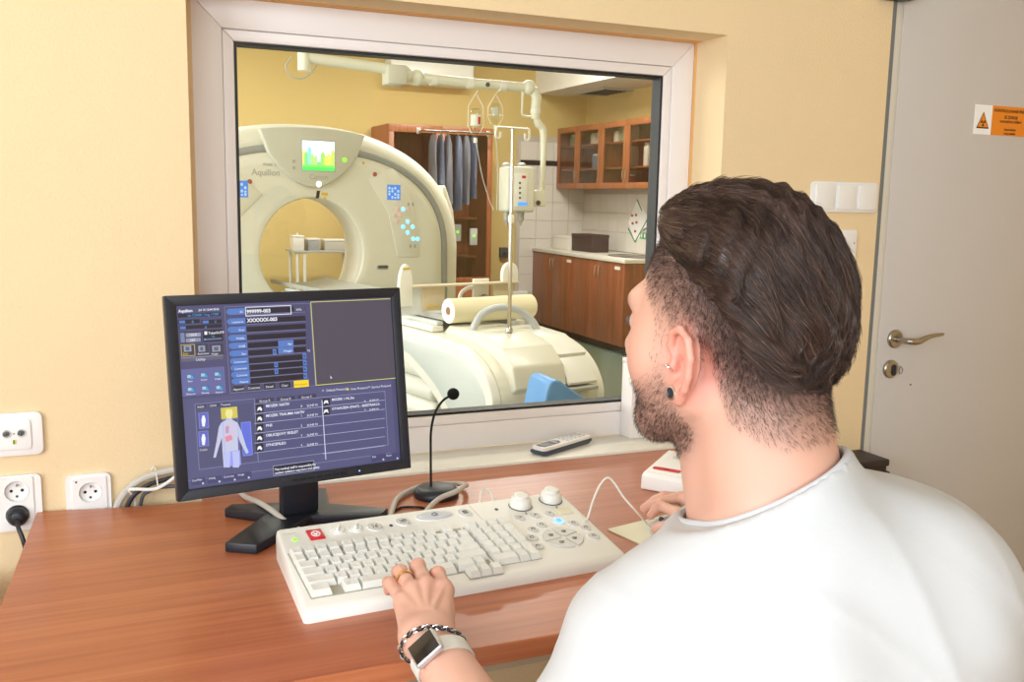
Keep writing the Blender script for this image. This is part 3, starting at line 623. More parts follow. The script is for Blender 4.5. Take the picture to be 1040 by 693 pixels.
for q in range(4):
    a0 = R(90*q+12); pts = []
    for k in range(9): a = a0+R(6+78*k/8); pts.append((.0365*math.cos(a), .0375*math.sin(a)))
    for k in range(5): a = a0+R(84-72*k/4); pts.append((.006*math.cos(a), .006*math.sin(a)))
    b = B(); n_ = len(pts); b.add([onkb(.478+x, .068+y, .0002) for x, y in pts]+[onkb(.478+x*.97, .068+y*.97, .0024) for x, y in pts], [tuple(range(n_, 2*n_))]+[(i, (i+1) % n_, n_+(i+1) % n_, n_+i) for i in range(n_)]); b.build('pad_segment', 'button_grey', kb)
    a = a0+R(45); kglyph([[(-.004, -.003), (-.004, .003), (.002, .003), (.002, -.003), (-.004, -.003)], [(.002, .001), (.005, .003)], [(-.001, 0), (.001, 0)]], .478+.021*math.cos(a), .068+.021*math.sin(a), .0028)
b = B(); put_text(b, 'Canon', .0085, onkb(.022, .222, .0004), (1, 0, 0), (0, math.cos(sa), math.sin(sa))); b.build('lettering', 'button_grey', kb, smooth=0)

# ---- microphone
t = thing('desk_microphone', 'black gooseneck desk microphone on a round base', 'microphone', (.628, -.175, DZ))
B().lathe([(.046, 0), (.047, .003), (.0455, .013), (.041, .019), (.034, .0215), (.006, .0225)], (.632, -.178, DZ), (0, 0, 1), 40).build('base', 'black_plastic', t, True)
B().tube([(.620, -.178, .772), (.619, -.178, .84), (.6195, -.178, .893), (.628, -.178, .930), (.645, -.177, .954), (.664, -.176, .964)], .0026, 10, 8).build('gooseneck', 'black_matte', t, True)
B().ell((.668, -.176, .9665), (.0128, .0128, .0125), 20, 14).build('foam_head', 'foam', t, True)
# ---- cables
def cable(name, label, pts, r, mat, sm_=8): return tag(B().tube(pts, r, 10, sm_).build(name, mat), label, 'cable')
cable('keyboard_cable', 'pale thick cable running from behind the monitor to the keyboard', [(.245, -.03, .765), (.258, -.07, .758), (.266, -.13, .768), (.274, -.185, .776), (.292, -.243, .772), (.315, -.285, .7575), (.342, -.322, .7565), (.375, -.375, .7565), (.40, -.398, .7565)], .0052, 'cable_grey')
cable('microphone_cable', 'pale thick cable looped round the microphone base', [(.487, -.318, .7565), (.505, -.275, .7570), (.540, -.195, .7580), (.578, -.150, .758), (.630, -.119, .758), (.688, -.128, .758), (.704, -.160, .762), (.688, -.196, .772), (.655, -.232, .774), (.615, -.246, .768), (.585, -.268, .7575), (.566, -.30, .7565), (.552, -.345, .7565)], .0055, 'cable_grey')
cable('thin_black_cable', 'thin black lead lying between monitor foot and microphone', [(.508, -.262, .7535), (.540, -.232, .7535), (.575, -.244, .7535), (.592, -.276, .7535), (.615, -.286, .7535), (.632, -.262, .7535)], .0022, 'black_matte')
t = thing('cable_tie', 'small looped white cable tie behind the keyboard', 'cable tie', (.70, -.27, .753))
B().tube([(.664, -.325, .7535), (.690, -.275, .756), (.712, -.232, .768), (.724, -.228, .770), (.728, -.250, .762), (.712, -.30, .7545), (.705, -.325, .7535)], .0022, 8, 6).build('strap', 'cable_white', t, True)
B().box((.684, -.288, .7545), (.006, .008, .005), .001).build('tie_head', 'cable_white', t, True)
cable('grey_cable', 'thick pale grey cable rising behind the desk to the monitor', [(-.012, -.017, .60), (.004, -.018, .70), (.022, -.020, .762), (.054, -.022, .796), (.090, -.024, .810), (.130, -.028, .817), (.175, -.05, .825), (.235, -.12, .86), (.262, -.23, .93), (.27, -.29, .96)], .0075, 'cable_grey')
cable('black_cable', 'black cable under the pale grey one behind the desk', [(.010, -.030, .60), (.024, -.031, .70), (.040, -.033, .762), (.070, -.035, .789), (.100, -.037, .799), (.135, -.042, .805), (.18, -.06, .812), (.24, -.135, .845), (.27, -.235, .91), (.28, -.285, .94)], .0048, 'black_plastic')
cable('dark_grey_cable', 'thin dark grey cable lowest behind the desk', [(.052, -.026, .62), (.056, -.027, .70), (.062, -.030, .762), (.078, -.034, .779), (.100, -.040, .786), (.135, -.050, .788), (.18, -.075, .79), (.25, -.15, .82), (.285, -.23, .88), (.29, -.275, .91)], .0036, 'cable_dark')
cable('thin_white_cable', 'thin white cable crossing the wall cables behind the desk', [(.056, -.018, .60), (.052, -.019, .70), (.049, -.024, .760), (.041, -.040, .786), (.052, -.046, .789), (.084, -.048, .786), (.107, -.049, .795), (.132, -.053, .813), (.16, -.065, .832), (.22, -.12, .87), (.255, -.22, .95), (.26, -.285, .98)], .0034, 'cable_white')
b = B().tube([(.083, -.0135, .8145), (.085, -.012, .820), (.089, -.0145, .822), (.0915, -.031, .812), (.092, -.042, .800), (.0925, -.044, .791)], .0013, 6, 5); tag(b.build('cable_clip', 'cable_white'), 'tiny white tie holding the cables on the wall', 'cable tie')

# ---- cordless phone on the sill
ph = thing('cordless_phone', 'grey and white cordless handset lying on the window sill', 'telephone', (.956, .018, .7573), R(26))
PL, PW = .196, .046
b = B(); V = []; F = []; n_ = 24; secs = [(0.0, .72, .004, .018), (.006, .86, .0015, .0215), (.03, .97, 0, .024), (.10, 1.0, 0, .0245), (.165, .95, 0, .0235), (.186, .84, .001, .0215), (.196, .66, .005, .018)]
b.prism([(0, .004), (.012, .0), (.18, .0), (.196, .006), (.196, .0125), (0, .0125)], (0, PW/2, 0), (1, 0, 0), (0, 0, 1), PW, .003)
b.build('back_shell', 'phone_dark', ph)
B().prism(rrect(PL, PW, .014, 6, PL/2, 0), (0, 0, .0127), (1, 0, 0), (0, 1, 0), .009, .003).build('front_shell', 'white_plastic', ph)
B().prism([(.012, -.014), (.055, -.0155), (.076, -.012), (.085, 0), (.076, .012), (.055, .0155), (.012, .014), (.008, 0)], (0, 0, .0214), (1, 0, 0), (0, 1, 0), .0009).build('display_surround', 'phone_dark', ph)
M('lcd_grey', (150, 156, 166), .25)
B().prism(rrect(.032, .024, .002, 3, .032, 0), (0, 0, .0220), (1, 0, 0), (0, 1, 0), .0006).build('display', 'lcd_grey', ph)
for i in range(5):
    for j in range(3): B().prism(rrect(.0105, .0085, .003, 3, .104+i*.0165, -.013+j*.013), (0, 0, .0214), (1, 0, 0), (0, 1, 0), .0012).build('key', 'silver_plastic', ph)
B().prism(rrect(.010, .020, .004, 3, .066, 0), (0, 0, .0220), (1, 0, 0), (0, 1, 0), .0008).build('navigation_key', 'silver_plastic', ph)
# white box on the sill
bxo = thing('small_white_box', 'plain white carton standing on the sill by the window frame', 'box', (1.31, .115, .7573))
B().bx(1.255, 1.395, .085, .1385, .7573, .952, .0015).build('carton', 'white_pvc', bxo, True)
B().bx(1.254, 1.396, .084, .1395, .9521, .965, .002).build('lid', 'white_pvc', bxo, True)

# ---- white intercom box
ic = thing('intercom_box', 'white desk device with a red label strip beside the mouse', 'intercom', (1.064, -.284, DZ), R(-54))
B().prism([(0, .002), (.003, 0), (.165, 0), (.168, .003), (.168, .046), (.160, .052), (.012, .036), (.002, .030)], (0, 0, 0), (0, 1, 0), (0, 0, 1), .20, .004, 3).build('housing', 'white_plastic', ic)
icz = lambda y: .036+(.052-.036)*(y-.012)/.148
ia = math.atan(.016/.148)
def icm(x, y, dz): return Matrix.Translation((x, y, icz(y)+dz)) @ Matrix.Rotation(ia, 4, 'X')
o = B().prism(rrect(.176, .132, .010, 5), (0, 0, 0), (1, 0, 0), (0, 1, 0), .0016, .0006).build('top_panel', 'white_plastic', ic); o.matrix_local = icm(.1, .086, -.0002)
o = B().prism(rrect(.064, .0155, .006, 5), (0, 0, 0), (1, 0, 0), (0, 1, 0), .0010).build('red_label', 'red_plastic', ic); o.matrix_local = icm(.043, .040, .0016)
b = B(); put_text(b, 'CT', .009, (0, 0, 0), (1, 0, 0), (0, 1, 0), 'CENTER', .0004); o = b.build('lettering', 'print_black', ic, smooth=0); o.matrix_local = icm(.043, .040, .0029)
for i in range(3): 
    o = B().prism(rrect(.022, .016, .003, 3), (0, 0, 0), (1, 0, 0), (0, 1, 0), .002).build('push_button', 'button_grey', ic); o.matrix_local = icm(.04+i*.05, .115, .0015)
sa_ = thing('plastic_sachet', 'crumpled clear plastic sachet with blue print on the desk', 'sachet', (1.108, -.398, DZ), R(-48))
b = B(); V = []; F = []; nx, ny = 9, 6
for j in range(ny):
    for i in range(nx): V.append((-.030+.060*i/(nx-1), -.011+.022*j/(ny-1), .0022+.005*abs(math.sin(i*1.9+j*2.3))*(1 if 0 < i < nx-1 else .3)))
F = [(j*nx+i, j*nx+i+1, (j+1)*nx+i+1, (j+1)*nx+i) for j in range(ny-1) for i in range(nx-1)]
so = b.add(V, F).build('film', 'clear_plastic', sa_, smooth=60)
b = B(); b.add([(-.024, -.003, .0004), (.022, -.003, .0004), (.022, .002, .0004), (-.024, .002, .0004)], [(0, 1, 2, 3)]); put_text(b, 'SET', .008, (-.01, .0065, .0092), (1, 0, 0), (0, 1, 0), 'LEFT', .0003); b.build('print', 'ink_blue', sa_, smooth=0)

# ---- mouse mat, mouse, cord
pa = R(12); pe = Vector((math.cos(pa), math.sin(pa), 0))
pm = thing('mouse_mat', 'cream mouse mat under the right hand', 'mouse mat', (.866, -.488, DZ), pa)
B().prism(rrect(.235, .205, .006, 4, .1175, -.1025), (0, 0, 0), (1, 0, 0), (0, 1, 0), .003, .0008).build('mat', 'mousepad', pm)
MA = R(157)        # nose of the mouse points left
mo = thing('computer_mouse', 'pale grey computer mouse under the right hand', 'mouse', (.985, -.556, DZ+.003), MA)
V = []; F = []; n_ = 20; secs = [(-.054, .55, .010), (-.045, .82, .022), (-.025, 1.0, .031), (0, 1.0, .034), (.025, .97, .029), (.042, .90, .022), (.052, .74, .015), (.0565, .5, .010)]
for x, wv, hv in secs:
    for j in range(n_): a = 2*PI*j/n_; sy_ = math.sin(a); V.append((x, .031*wv*math.cos(a), .008+ (hv-.008)*max(0, sy_)**.8 - .0078*max(0, -sy_)**.4))
F = [(i*n_+j, i*n_+(j+1) % n_, (i+1)*n_+(j+1) % n_, (i+1)*n_+j) for i in range(len(secs)-1) for j in range(n_)]+[tuple(range(n_-1, -1, -1)), tuple((len(secs)-1)*n_+j for j in range(n_))]
B().add(V, F).build('mouse_body', 'silver_plastic', mo, smooth=60)
B().tube([(.0565*math.cos(a)*1.0 if False else x, y, .0105) for a in (0,) for x, y in [(.0565*math.cos(q)*.99, .0308*math.sin(q)) for q in np.linspace(0, 2*PI, 40, endpoint=False)]], .0012, 6, closed=True).build('mouse_trim', 'white_plastic', mo)
B().lathe([(.0045, -.0025), (.005, 0), (.0045, .0025)], (.036, 0, .0262), (0, 1, 0), 16).build('wheel', 'print_dark', mo)
mfront = Matrix.Translation((.985, -.556, DZ+.003)) @ Matrix.Rotation(MA, 4, 'Z') @ Vector((.056, 0, .009))
A = [atd(*q) for q in ((596.5, 527, 1.66), (603, 507, 1.69), (610, 492, 1.71), (617, 485.5, 1.72), (624, 491, 1.725), (634, 506, 1.73), (646, 519.5, 1.735))]
cable('white_cord', 'thin white mouse cord arching over the desk', [(.832, -.40, DZ+.003), (.836, -.43, .756), (.834, -.455, .766)]+[tuple(q) for q in A]+[tuple(mfront)], .0019, 'cable_white')

# ================================================================== THE SCANNER ROOM BEHIND THE GLASS
FZ, CX0, CX1, CY0, CY1, CZ = -.06, -1.9, 5.08, WT, 7.65, 2.5; CH = 3.05
struct(boxes((CX0-.2, CX1+.2, CY0, CY1+.2, FZ-.1, FZ)).build('floor', 'floor_green', smooth=0), 'green scanner room floor')
struct(boxes((CX0-.2, CX1+.2, CY0, CY1+.2, CH, CH+.1)).build('ceiling', 'ceiling_white', smooth=0))
struct(boxes((CX0-.2, CX1+.2, CY1, CY1+.2, FZ, CH)).build('wall_back', 'plaster_yellow', smooth=0), 'yellow back wall of the scanner room')
wr = struct(boxes((CX1, CX1+.2, CY0, CY1, FZ, CH)).build('wall_right', 'plaster_yellow', smooth=0), 'yellow side wall of the scanner room')
struct(boxes((CX0-.2, CX0, CY0, 1.6, FZ, CH), (CX0-.2, CX0, 4.8, CY1, FZ, CH), (CX0-.2, CX0, 1.6, 4.8, FZ, .8), (CX0-.2, CX0, 1.6, 4.8, 2.4, CH)).build('wall_left', 'plaster_yellow', smooth=0))
plain_window('window_4', 'x', CX0-.1, 1.6, 4.8, .8, 2.4)
struct(B().bx(4.45, CX1, CY0, CY1, CZ, CH).build('trim_2', 'ceiling_white', smooth=0), 'dropped white ceiling over the worktop side')
M('lamp_diffuser', (255, 250, 238), .5, emit=2.0)
for i, (x, y, lab_) in enumerate(((.3, 2.0, 'flat ceiling lamp beside the window wall of the scanner room'), (2.9, 2.2, 'flat ceiling lamp above the foot of the scanner couch'), (.4, 6.2, 'flat ceiling lamp behind the scanner gantry'), (3.3, 5.6, 'flat ceiling lamp in front of the wall cabinets'))):
    t = thing('ceiling_lamp', lab_, 'lamp', (x, y, CH-.07), group='scanner room ceiling lamps')
    B().bx(-.62, .62, -.16, .16, .012, .07, .006).build('housing', 'white_plastic', t); B().bx(-.6, .6, -.14, .14, 0, .0118, .003).build('diffuser', 'lamp_diffuser', t)
    l = area('lamp_light', (x, y, CH-.085), (x, y, 0), 1.15, .26, (22, 18, 30, 56)[i], (1, .975, .93))
# ---- tiles
M('tile_white', (226, 220, 212), .22, var=(30, .02)); M('tile_black', (34, 32, 40), .25); M('grout', (196, 186, 172), .9)
tw_back = bpy.data.objects.new('trim_3', None); C.objects.link(tw_back); struct(tw_back, 'white tiling on the back wall'); WM['trim_3'] = Matrix(); tw_r = bpy.data.objects.new('trim_4', None); C.objects.link(tw_r); struct(tw_r, 'white tiling above the worktop'); WM['trim_4'] = Matrix()
TX0 = 4.24; B().bx(TX0, CX1, CY1-.010, CY1-.0005, FZ, 2.055).build('grout', 'grout', tw_back); B().bx(CX1-.010, CX1-.0005, 5.2, CY1-.011, .84, 1.55).build('grout', 'grout', tw_r)
ts = .2
tmb = B().bx(-ts/2+.002, ts/2-.002, -.014, -.0005, -ts/2+.002, ts/2-.002, .0015, 1).build('tile', 'tile_white', tw_back)
first = True
for i in range(5):
    for j in range(10):
        x = CX1-.10-i*ts; z = FZ+.1+j*ts+(.055 if j >= 9 else 0)
        if x-ts/2 < TX0-.15: continue
        o = tmb if first else tmb.copy()
        if not first: C.objects.link(o)
        first = False; o.location = (x, CY1-.005, z)
kb_ = B().bx(-ts/2+.002, ts/2-.002, -.014, -.0005, -.0255, .0255, .0015, 1).build('border_tile', 'tile_black', tw_back); kb_.location = (CX1-.1, CY1-.005, FZ+1.8+.0275)
for i in range(1, 4): o = kb_.copy(); C.objects.link(o); o.location.x = CX1-.1-i*ts
me_r = B().bx(-.014, -.0005, -ts/2+.002, ts/2-.002, -ts/2+.002, ts/2-.002, .0015, 1).build('tile', 'tile_white', tw_r); first = True
for i in range(11):
    for j in range(3):
        o = me_r if first else me_r.copy()
        if not first: C.objects.link(o)
        first = False; o.location = (CX1-.005, CY1-.115-i*ts, .945+j*ts)

# ---- gantry
GA = R(12); G = (1.46, 5.0, FZ)
GM = Matrix.Translation(G) @ Matrix.Rotation(GA, 4, 'Z')
def gw(x, y, z): return GM @ Vector((x, y, z))
M('ct_cream', (228, 227, 212), .38, coat=.1); M('ct_white', (240, 240, 232), .35, coat=.1); M('ct_grey', (176, 178, 172), .4); M('ct_band', (150, 154, 152), .35); M('ct_inset', (206, 214, 214), .35)
M('ct_crest', (206, 206, 192), .35); M('lcd_blue', (70, 140, 235), .3, emit=.8); M('key_lit', (130, 215, 255), .3, emit=.9); M('key_pink', (240, 205, 205), .4)
gt = thing('ct_gantry', 'large cream ring-shaped scanner gantry with a lit display', 'scanner', G, GA)
HB, RB, NT = 1.005, .405, 96
def Ro(a):
    c, s = math.cos(a), math.sin(a)
    if s >= 0: p = 2.25; return (abs(c/1.31)**p+abs(s/.935)**p)**(-1/p)
    p = 4.5; return (abs(c/1.31)**p+abs(s/1.0195)**p)**(-1/p)
def polar(rings, name, mat, parent, a0=0, a1=2*PI, n=NT, closed=True):
    b = B(); V = []; m = n if closed else n+1
    for fr, off, y in rings:
        for j in range(m):
            a = a0+(a1-a0)*j/n; r = RB+off if fr == 0 else Ro(a)+off
            V.append((r*math.cos(a), y, HB+r*math.sin(a)))
    F = [(i*m+j, i*m+(j+1) % m, (i+1)*m+(j+1) % m, (i+1)*m+j) for i in range(len(rings)-1) for j in range(n)]
    return b.add(V, F).build(name, mat, parent, smooth=50)
polar([(0, .26, .86), (0, .14, .55), (0, .02, .29), (0, .0, .27), (0, 0, .05)], 'bore_liner', 'ct_white', gt)
polar([(0, 0, .05), (0, 0, .014), (0, .004, .004), (0, .012, 0), (0, .06, 0), (1, -.30, 0), (1, -.215, .004), (1, -.20, .02)], 'front_cover', 'ct_cream', gt)
polar([(1, -.20, .02), (1, -.195, .008), (1, -.172, .004), (1, -.15, .012), (1, -.146, .03)], 'trim_band', 'ct_band', gt)
polar([(1, -.146, .03), (1, -.14, .028), (1, -.06, .05), (1, -.02, .09), (1, 0, .16), (1, 0, .80), (1, -.03, .86), (1, -.1, .88), (0, .3, .88), (0, .26, .86)], 'outer_shell', 'ct_cream', gt)
# crest with the display
cr = []
for k in range(13): a = R(65+50*k/12); r = Ro(a)-.03; cr.append((r*math.cos(a), HB+r*math.sin(a)))
for k in range(1, 12): q = k/12; x = cr[12][0]+(cr[0][0]-cr[12][0])*q; cr.append((x, HB+.845-.345*math.sin(PI*q)**.8-.02))
b = B().prism(cr, (0, .012, 0), (1, 0, 0), (0, 0, 1), .055, .012, 3); crest = b.build('display_crest', 'ct_crest', gt)
def scr(x0, x1, z0, z1, y, cells, name, parent):
    """a lit display drawn as coloured cells"""
    V = []; F = []; cols = []
    for (a, b_, c, d, col, k) in cells:
        n0 = len(V); V += [(x0+(x1-x0)*p, y-k*.0004, z0+(z1-z0)*q) for p, q in ((a, c), (b_, c), (b_, d), (a, d))]; F.append((n0, n0+1, n0+2, n0+3)); cols.append(col)
    me = bpy.data.meshes.new(name); me.from_pydata(V, [], F); ca = me.color_attributes.new('Col', 'FLOAT_COLOR', 'CORNER'); arr = np.ones((len(me.loops), 4), np.float32)
    for p in me.polygons: arr[p.loop_start:p.loop_start+p.loop_total, :3] = lin(cols[p.index])
    ca.data.foreach_set('color', arr.ravel()); return link(name, me, 'screen_glow', parent, 0)
cells = [(0, 1, 0, 1, (235, 248, 250), 0), (0, 1, 0, .30, (110, 210, 90), 1), (0, 1, 0, .12, (60, 190, 80), 2), (.3, .75, .3, .42, (190, 225, 240), 1)]
for i, (x, w, h_, c) in enumerate(((.0, .1, .62, (200, 200, 90)), (.06, .12, .56, (110, 190, 110)), (.16, .12, .74, (120, 200, 180)), (.26, .10, .5, (160, 205, 90)), (.36, .1, .46, (150, 200, 120)), (.56, .14, .58, (130, 195, 90)), (.68, .1, .46, (225, 185, 80)), (.76, .12, .54, (215, 195, 90)), (.88, .12, .66, (170, 190, 90)))): cells.append((x, x+w, .2, h_, c, 2+i*.1)); cells.append((x+w*.2, x+w*.8, h_, h_+.06, c, 2+i*.1))
gd = scr(-.095, .155, HB+.60, HB+.81, -.0445, cells, 'display', gt); gd.parent = crest; gm = sm.copy(); gm.name = 'gantry_display_glow'; gm.node_tree.nodes['Principled BSDF'].inputs['Emission Strength'].default_value = 1.5; gd.data.materials[0] = gm
B().bx(-.103, .163, -.0435, -.04, HB+.592, HB+.818, .002).build('display_bezel', 'ct_grey', gt).parent = crest
B().cyl((.235, -.042, HB+.685), (.235, -.047, HB+.685), .016, n=16).build('status_light', 'led_green', gt).parent = crest
B().lathe([(.022, 0), (.02, .008), (.008, .012)], (.03, -.036, HB+.505), (0, -1, 0), 18).build('laser_port', 'lamp_diffuser', gt).parent = crest
for z in (.66, .615): B().cyl((-.16, -.042, HB+z), (-.16, -.046, HB+z), .012, n=12).build('lamp_symbol', 'ct_grey', gt).parent = crest
b = B(); put_text(b, 'Canon', .055, (.03, -.0437, HB+.555), (1, 0, 0), (0, 0, 1), 'CENTER', .001); b.build('lettering', 'ct_grey', gt, smooth=0).parent = crest
b = B(); put_text(b, 'Aquilion', .062, (-.455, -.001, HB+.575), (1, 0, 0), (0, 0, 1), 'LEFT', .0012); put_text(b, 'PRIME SP', .027, (-.37, -.001, HB+.63), (1, 0, 0), (0, 0, 1), 'LEFT', .0004); b.build('lettering', 'ct_grey', gt, smooth=0)
b = B().prism([(-.012, -.028), (.012, -.028), (.022, .028), (-.002, .028)], (.035, .001, HB+.43), (1, 0, 0), (0, 0, 1), .004); b.build('dark_mark', 'print_black', gt)
B().bx(.068, .118, -.003, .001, HB+.425, HB+.445).build('warning_sticker', 'sticker_yellow', gt); B().prism([(-.018, 0), (.018, 0), (0, .026)], (.093, .001, HB+.393), (1, 0, 0), (0, 0, 1), .004).build('warning_sticker', 'sticker_yellow', gt)
# side control panels
for s in (-1, 1):
    P = [(.45, .545), (.66, .64), (.80, .47), (.885, .16), (.89, -.04), (.70, -.04), (.62, .30)] if s > 0 else [(-.38, .42), (-.60, .60), (-.78, .49), (-.885, .16), (-.89, .05), (-.66, .16)]
    pl = B().prism(P if s > 0 else P[::-1], (0, .002, HB), (1, 0, 0), (0, 0, 1), .008, .003).build('control_panel', 'ct_cream', gt)
    lc = [(0, 1, 0, 1, (70, 140, 230), 0)]+[(.1+.22*i, .24+.22*i, .1+.2*j, .2+.2*j+.06*((i+j) % 2), (200, 230, 255), 1) for i in range(4) for j in range(4) if (i*3+j*5) % 4]
    x0 = .605 if s > 0 else -.60
    scr(x0, x0+.115, HB+.40, HB+.515, -.0075, lc, 'panel_display', gt).parent = pl
    if s > 0:
        for (x, z, k) in ((.70, .33, 0), (.745, .33, 1), (.79, .33, 0), (.675, .285, 0), (.72, .285, 0), (.695, .235, 0), (.785, .235, 1), (.745, .195, 1), (.83, .195, 1), (.785, .15, 1), (.835, .10, 1), (.88-.005, .10, 1)):
            B().lathe([(.017, 0), (.016, .005), (.008, .007)], (x, -.0058, HB+z), (0, -1, 0), 14).build('lit_button' if k else 'panel_button', 'key_lit' if k else 'key_pink', gt).parent = pl
        for (x, z) in ((.79, .37), (.83, .37), (.81, .045), (.85, .045)): B().bx(x-.008, x+.008, -.009, -.005, HB+z-.012, HB+z+.012).build('panel_mark', 'ct_grey', gt).parent = pl
M('gantry_red', (170, 80, 70), .4)
for x, z in ((.505, .59), (-.47, .51)): B().lathe([(.018, 0), (.016, .006), (.006, .009)], (x, .001, HB+z), (0, -1, 0), 14).build('stop_button', 'gantry_red', gt)
B().lathe([(.010, 0), (.009, .004), (.004, .005)], (.41, .001, HB+.67), (0, -1, 0), 10).build('marker', 'sticker_yellow', gt)
B().prism(rrect(.105, .038, .018, 5, .57, HB-.115), (0, .002, 0), (1, 0, 0), (0, 0, 1), .004, .001).build('grip_slot', 'ct_grey', gt); B().prism(rrect(.085, .02, .009, 5, .572, HB-.112), (0, -.001, 0), (1, 0, 0), (0, 0, 1), .002).build('grip_hollow', 'print_dark', gt)
b = B().prism([(1.14, .0), (1.345, .0), (1.35, .45), (1.31, .75), (1.23, .95), (1.20, .93), (1.24, .6), (1.20, .2)], (0, .50, HB-.42), (1, 0, 0), (0, 0, 1), .34, .03, 3); b.build('side_cover', 'ct_cream', gt)

# ---- patient couch
co = thing('patient_couch', 'cream scanner couch with pale blue side panel and white bellows', 'couch', G, GA)
top, YN = .72, -2.87
outline = [(-1.15, top), (-2.2, top-.005), (-2.50, top-.015), (-2.68, top-.06), (-2.79, top-.13), (-2.855, top-.22), (YN, .42), (-2.85, .31), (-2.78, .22), (-2.69, .17), (-2.60, .18), (-2.48, .27), (-2.30, .41), (-2.06, .52), (-1.75, .585), (-1.15, .61)]
ol = [tuple(p) for p in catmull([Vector((*p, 0)) for p in outline[1:14]], 4)]; ol = [outline[0]]+[(p[0], p[1]) for p in ol]+outline[14:]
def inset(P, d):
    n = len(P); out = []
    for i in range(n):
        a, b_, c = Vector(P[i-1]), Vector(P[i]), Vector(P[(i+1) % n]); e1 = (b_-a).normalized(); e2 = (c-b_).normalized(); nn = Vector((-(e1+e2).y, (e1+e2).x)); nn.normalize(); out.append((b_.x+nn.x*d, b_.y+nn.y*d))
    return out
for s in (-1, 1):
    B().prism(ol, (s*.355 if s < 0 else .30, 0, 0), (0, 1, 0), (0, 0, 1), .055, .018, 3).build('side_cap', 'ct_white', co)
ip = inset(ol, .062); ip = [p for p in ip if p[1] > .20]
B().prism(ip, (-.358, 0, 0), (0, 1, 0), (0, 0, 1), .006, .002).build('side_panel', 'ct_inset', co); B().prism(ip, (.352, 0, 0), (0, 1, 0), (0, 0, 1), .006, .002).build('side_panel', 'ct_inset', co)
B().prism(ol, (-.2995, 0, 0), (0, 1, 0), (0, 0, 1), .599, .004).build('couch_body', 'ct_cream', co)
# cover hump, white flaps, tray
B().prism([(-2.20, top-.02), (-2.27, top+.038), (-2.56, top+.034), (-2.76, top-.02), (-2.86, top-.10), (-2.89, top-.21), (-2.75, .4), (-2.2, .5)], (-.235, 0, 0), (0, 1, 0), (0, 0, 1), .32, .012, 3).build('motor_cover', 'ct_cream', co)
B().prism([(-2.30, top-.01), (-2.34, top+.024), (-2.62, top+.006), (-2.80, top-.068), (-2.79, top-.1), (-2.6, top-.05)], (.095, 0, 0), (0, 1, 0), (0, 0, 1), .185, .005).build('white_flap', 'ct_white', co)
B().prism([(-2.80, top-.085), (-2.905, top-.20), (-2.895, top-.215), (-2.76, top-.12)], (.088, 0, 0), (0, 1, 0), (0, 0, 1), .185, .004).build('white_flap', 'ct_white', co)
B().bx(-.02, .26, -2.93, -2.84, top-.242, top-.223, .004).build('tray', 'ct_grey', co)
B().bx(-.20, .12, -2.878, -2.860, .385, .437, .003).build('name_strip', 'ct_white', co)
B().tube([(-.20, -2.80, .23), (-.19, -2.862, .335), (-.17, -2.864, .347), (.17, -2.864, .347), (.19, -2.862, .335), (.2, -2.80, .23)], .004, 6, 3).build('panel_seam', 'ct_grey', co)
bl = B()
for k in range(4): bl.box((0, -1.72, .13+k*.115), (.50-.0*k, .86-.03*k, .108), .05, 4)
bl.build('bellows', 'ct_white', co)
B().bx(-.30, .30, -2.25, -1.15, 0, .07, .02).build('base_plate', 'ct_grey', co)
# cradle and rails
V = []; F = []; nx = 13
ys = np.linspace(.30, -2.19, 16)
for y in ys:
    for i in range(nx): x = -.215+.43*i/(nx-1); V.append((x, y, .767+.035*(abs(x)/.215)**2))
    for i in range(nx): x = -.215+.43*i/(nx-1); V.append((x, y, .751+.022*(abs(x)/.215)**2))
m_ = 2*nx
for j in range(len(ys)-1):
    for i in range(nx-1): F.append((j*m_+i, j*m_+i+1, (j+1)*m_+i+1, (j+1)*m_+i)); F.append((j*m_+nx+i+1, j*m_+nx+i, (j+1)*m_+nx+i, (j+1)*m_+nx+i+1))
    F.append((j*m_, (j+1)*m_, (j+1)*m_+nx, j*m_+nx)); F.append((j*m_+nx-1, j*m_+2*nx-1, (j+1)*m_+2*nx-1, (j+1)*m_+nx-1))
for j in (0, len(ys)-1):
    for i in range(nx-1): F.append((j*m_+i, j*m_+nx+i, j*m_+nx+i+1, j*m_+i+1))
B().add(V, F).build('cradle', 'ct_grey', co, smooth=40)
for s in (-1, 1):
    B().bx(s*.27-.035, s*.27+.035, -2.22, -.12, .7205, .750, .006).build('rail', 'ct_white', co); B().bx(s*.245-.02, s*.245+.02, -2.2, -.10, .7505, .770, .004).build('slide', 'ct_inset', co)
B().bx(-.24, .24, -1.2, -.05, .63, .716, .01).build('under_tray', 'ct_white', co)
M('grey_tube', (190, 196, 200), .3, coat=.2)
B().tube([(-.22, -2.47, .70), (-.20, -2.46, .765), (-.13, -2.44, .835), (-.01, -2.43, .860), (.11, -2.44, .835), (.19, -2.46, .765), (.22, -2.47, .69)], .020, 12, 6).build('grab_handle', 'grey_tube', co)
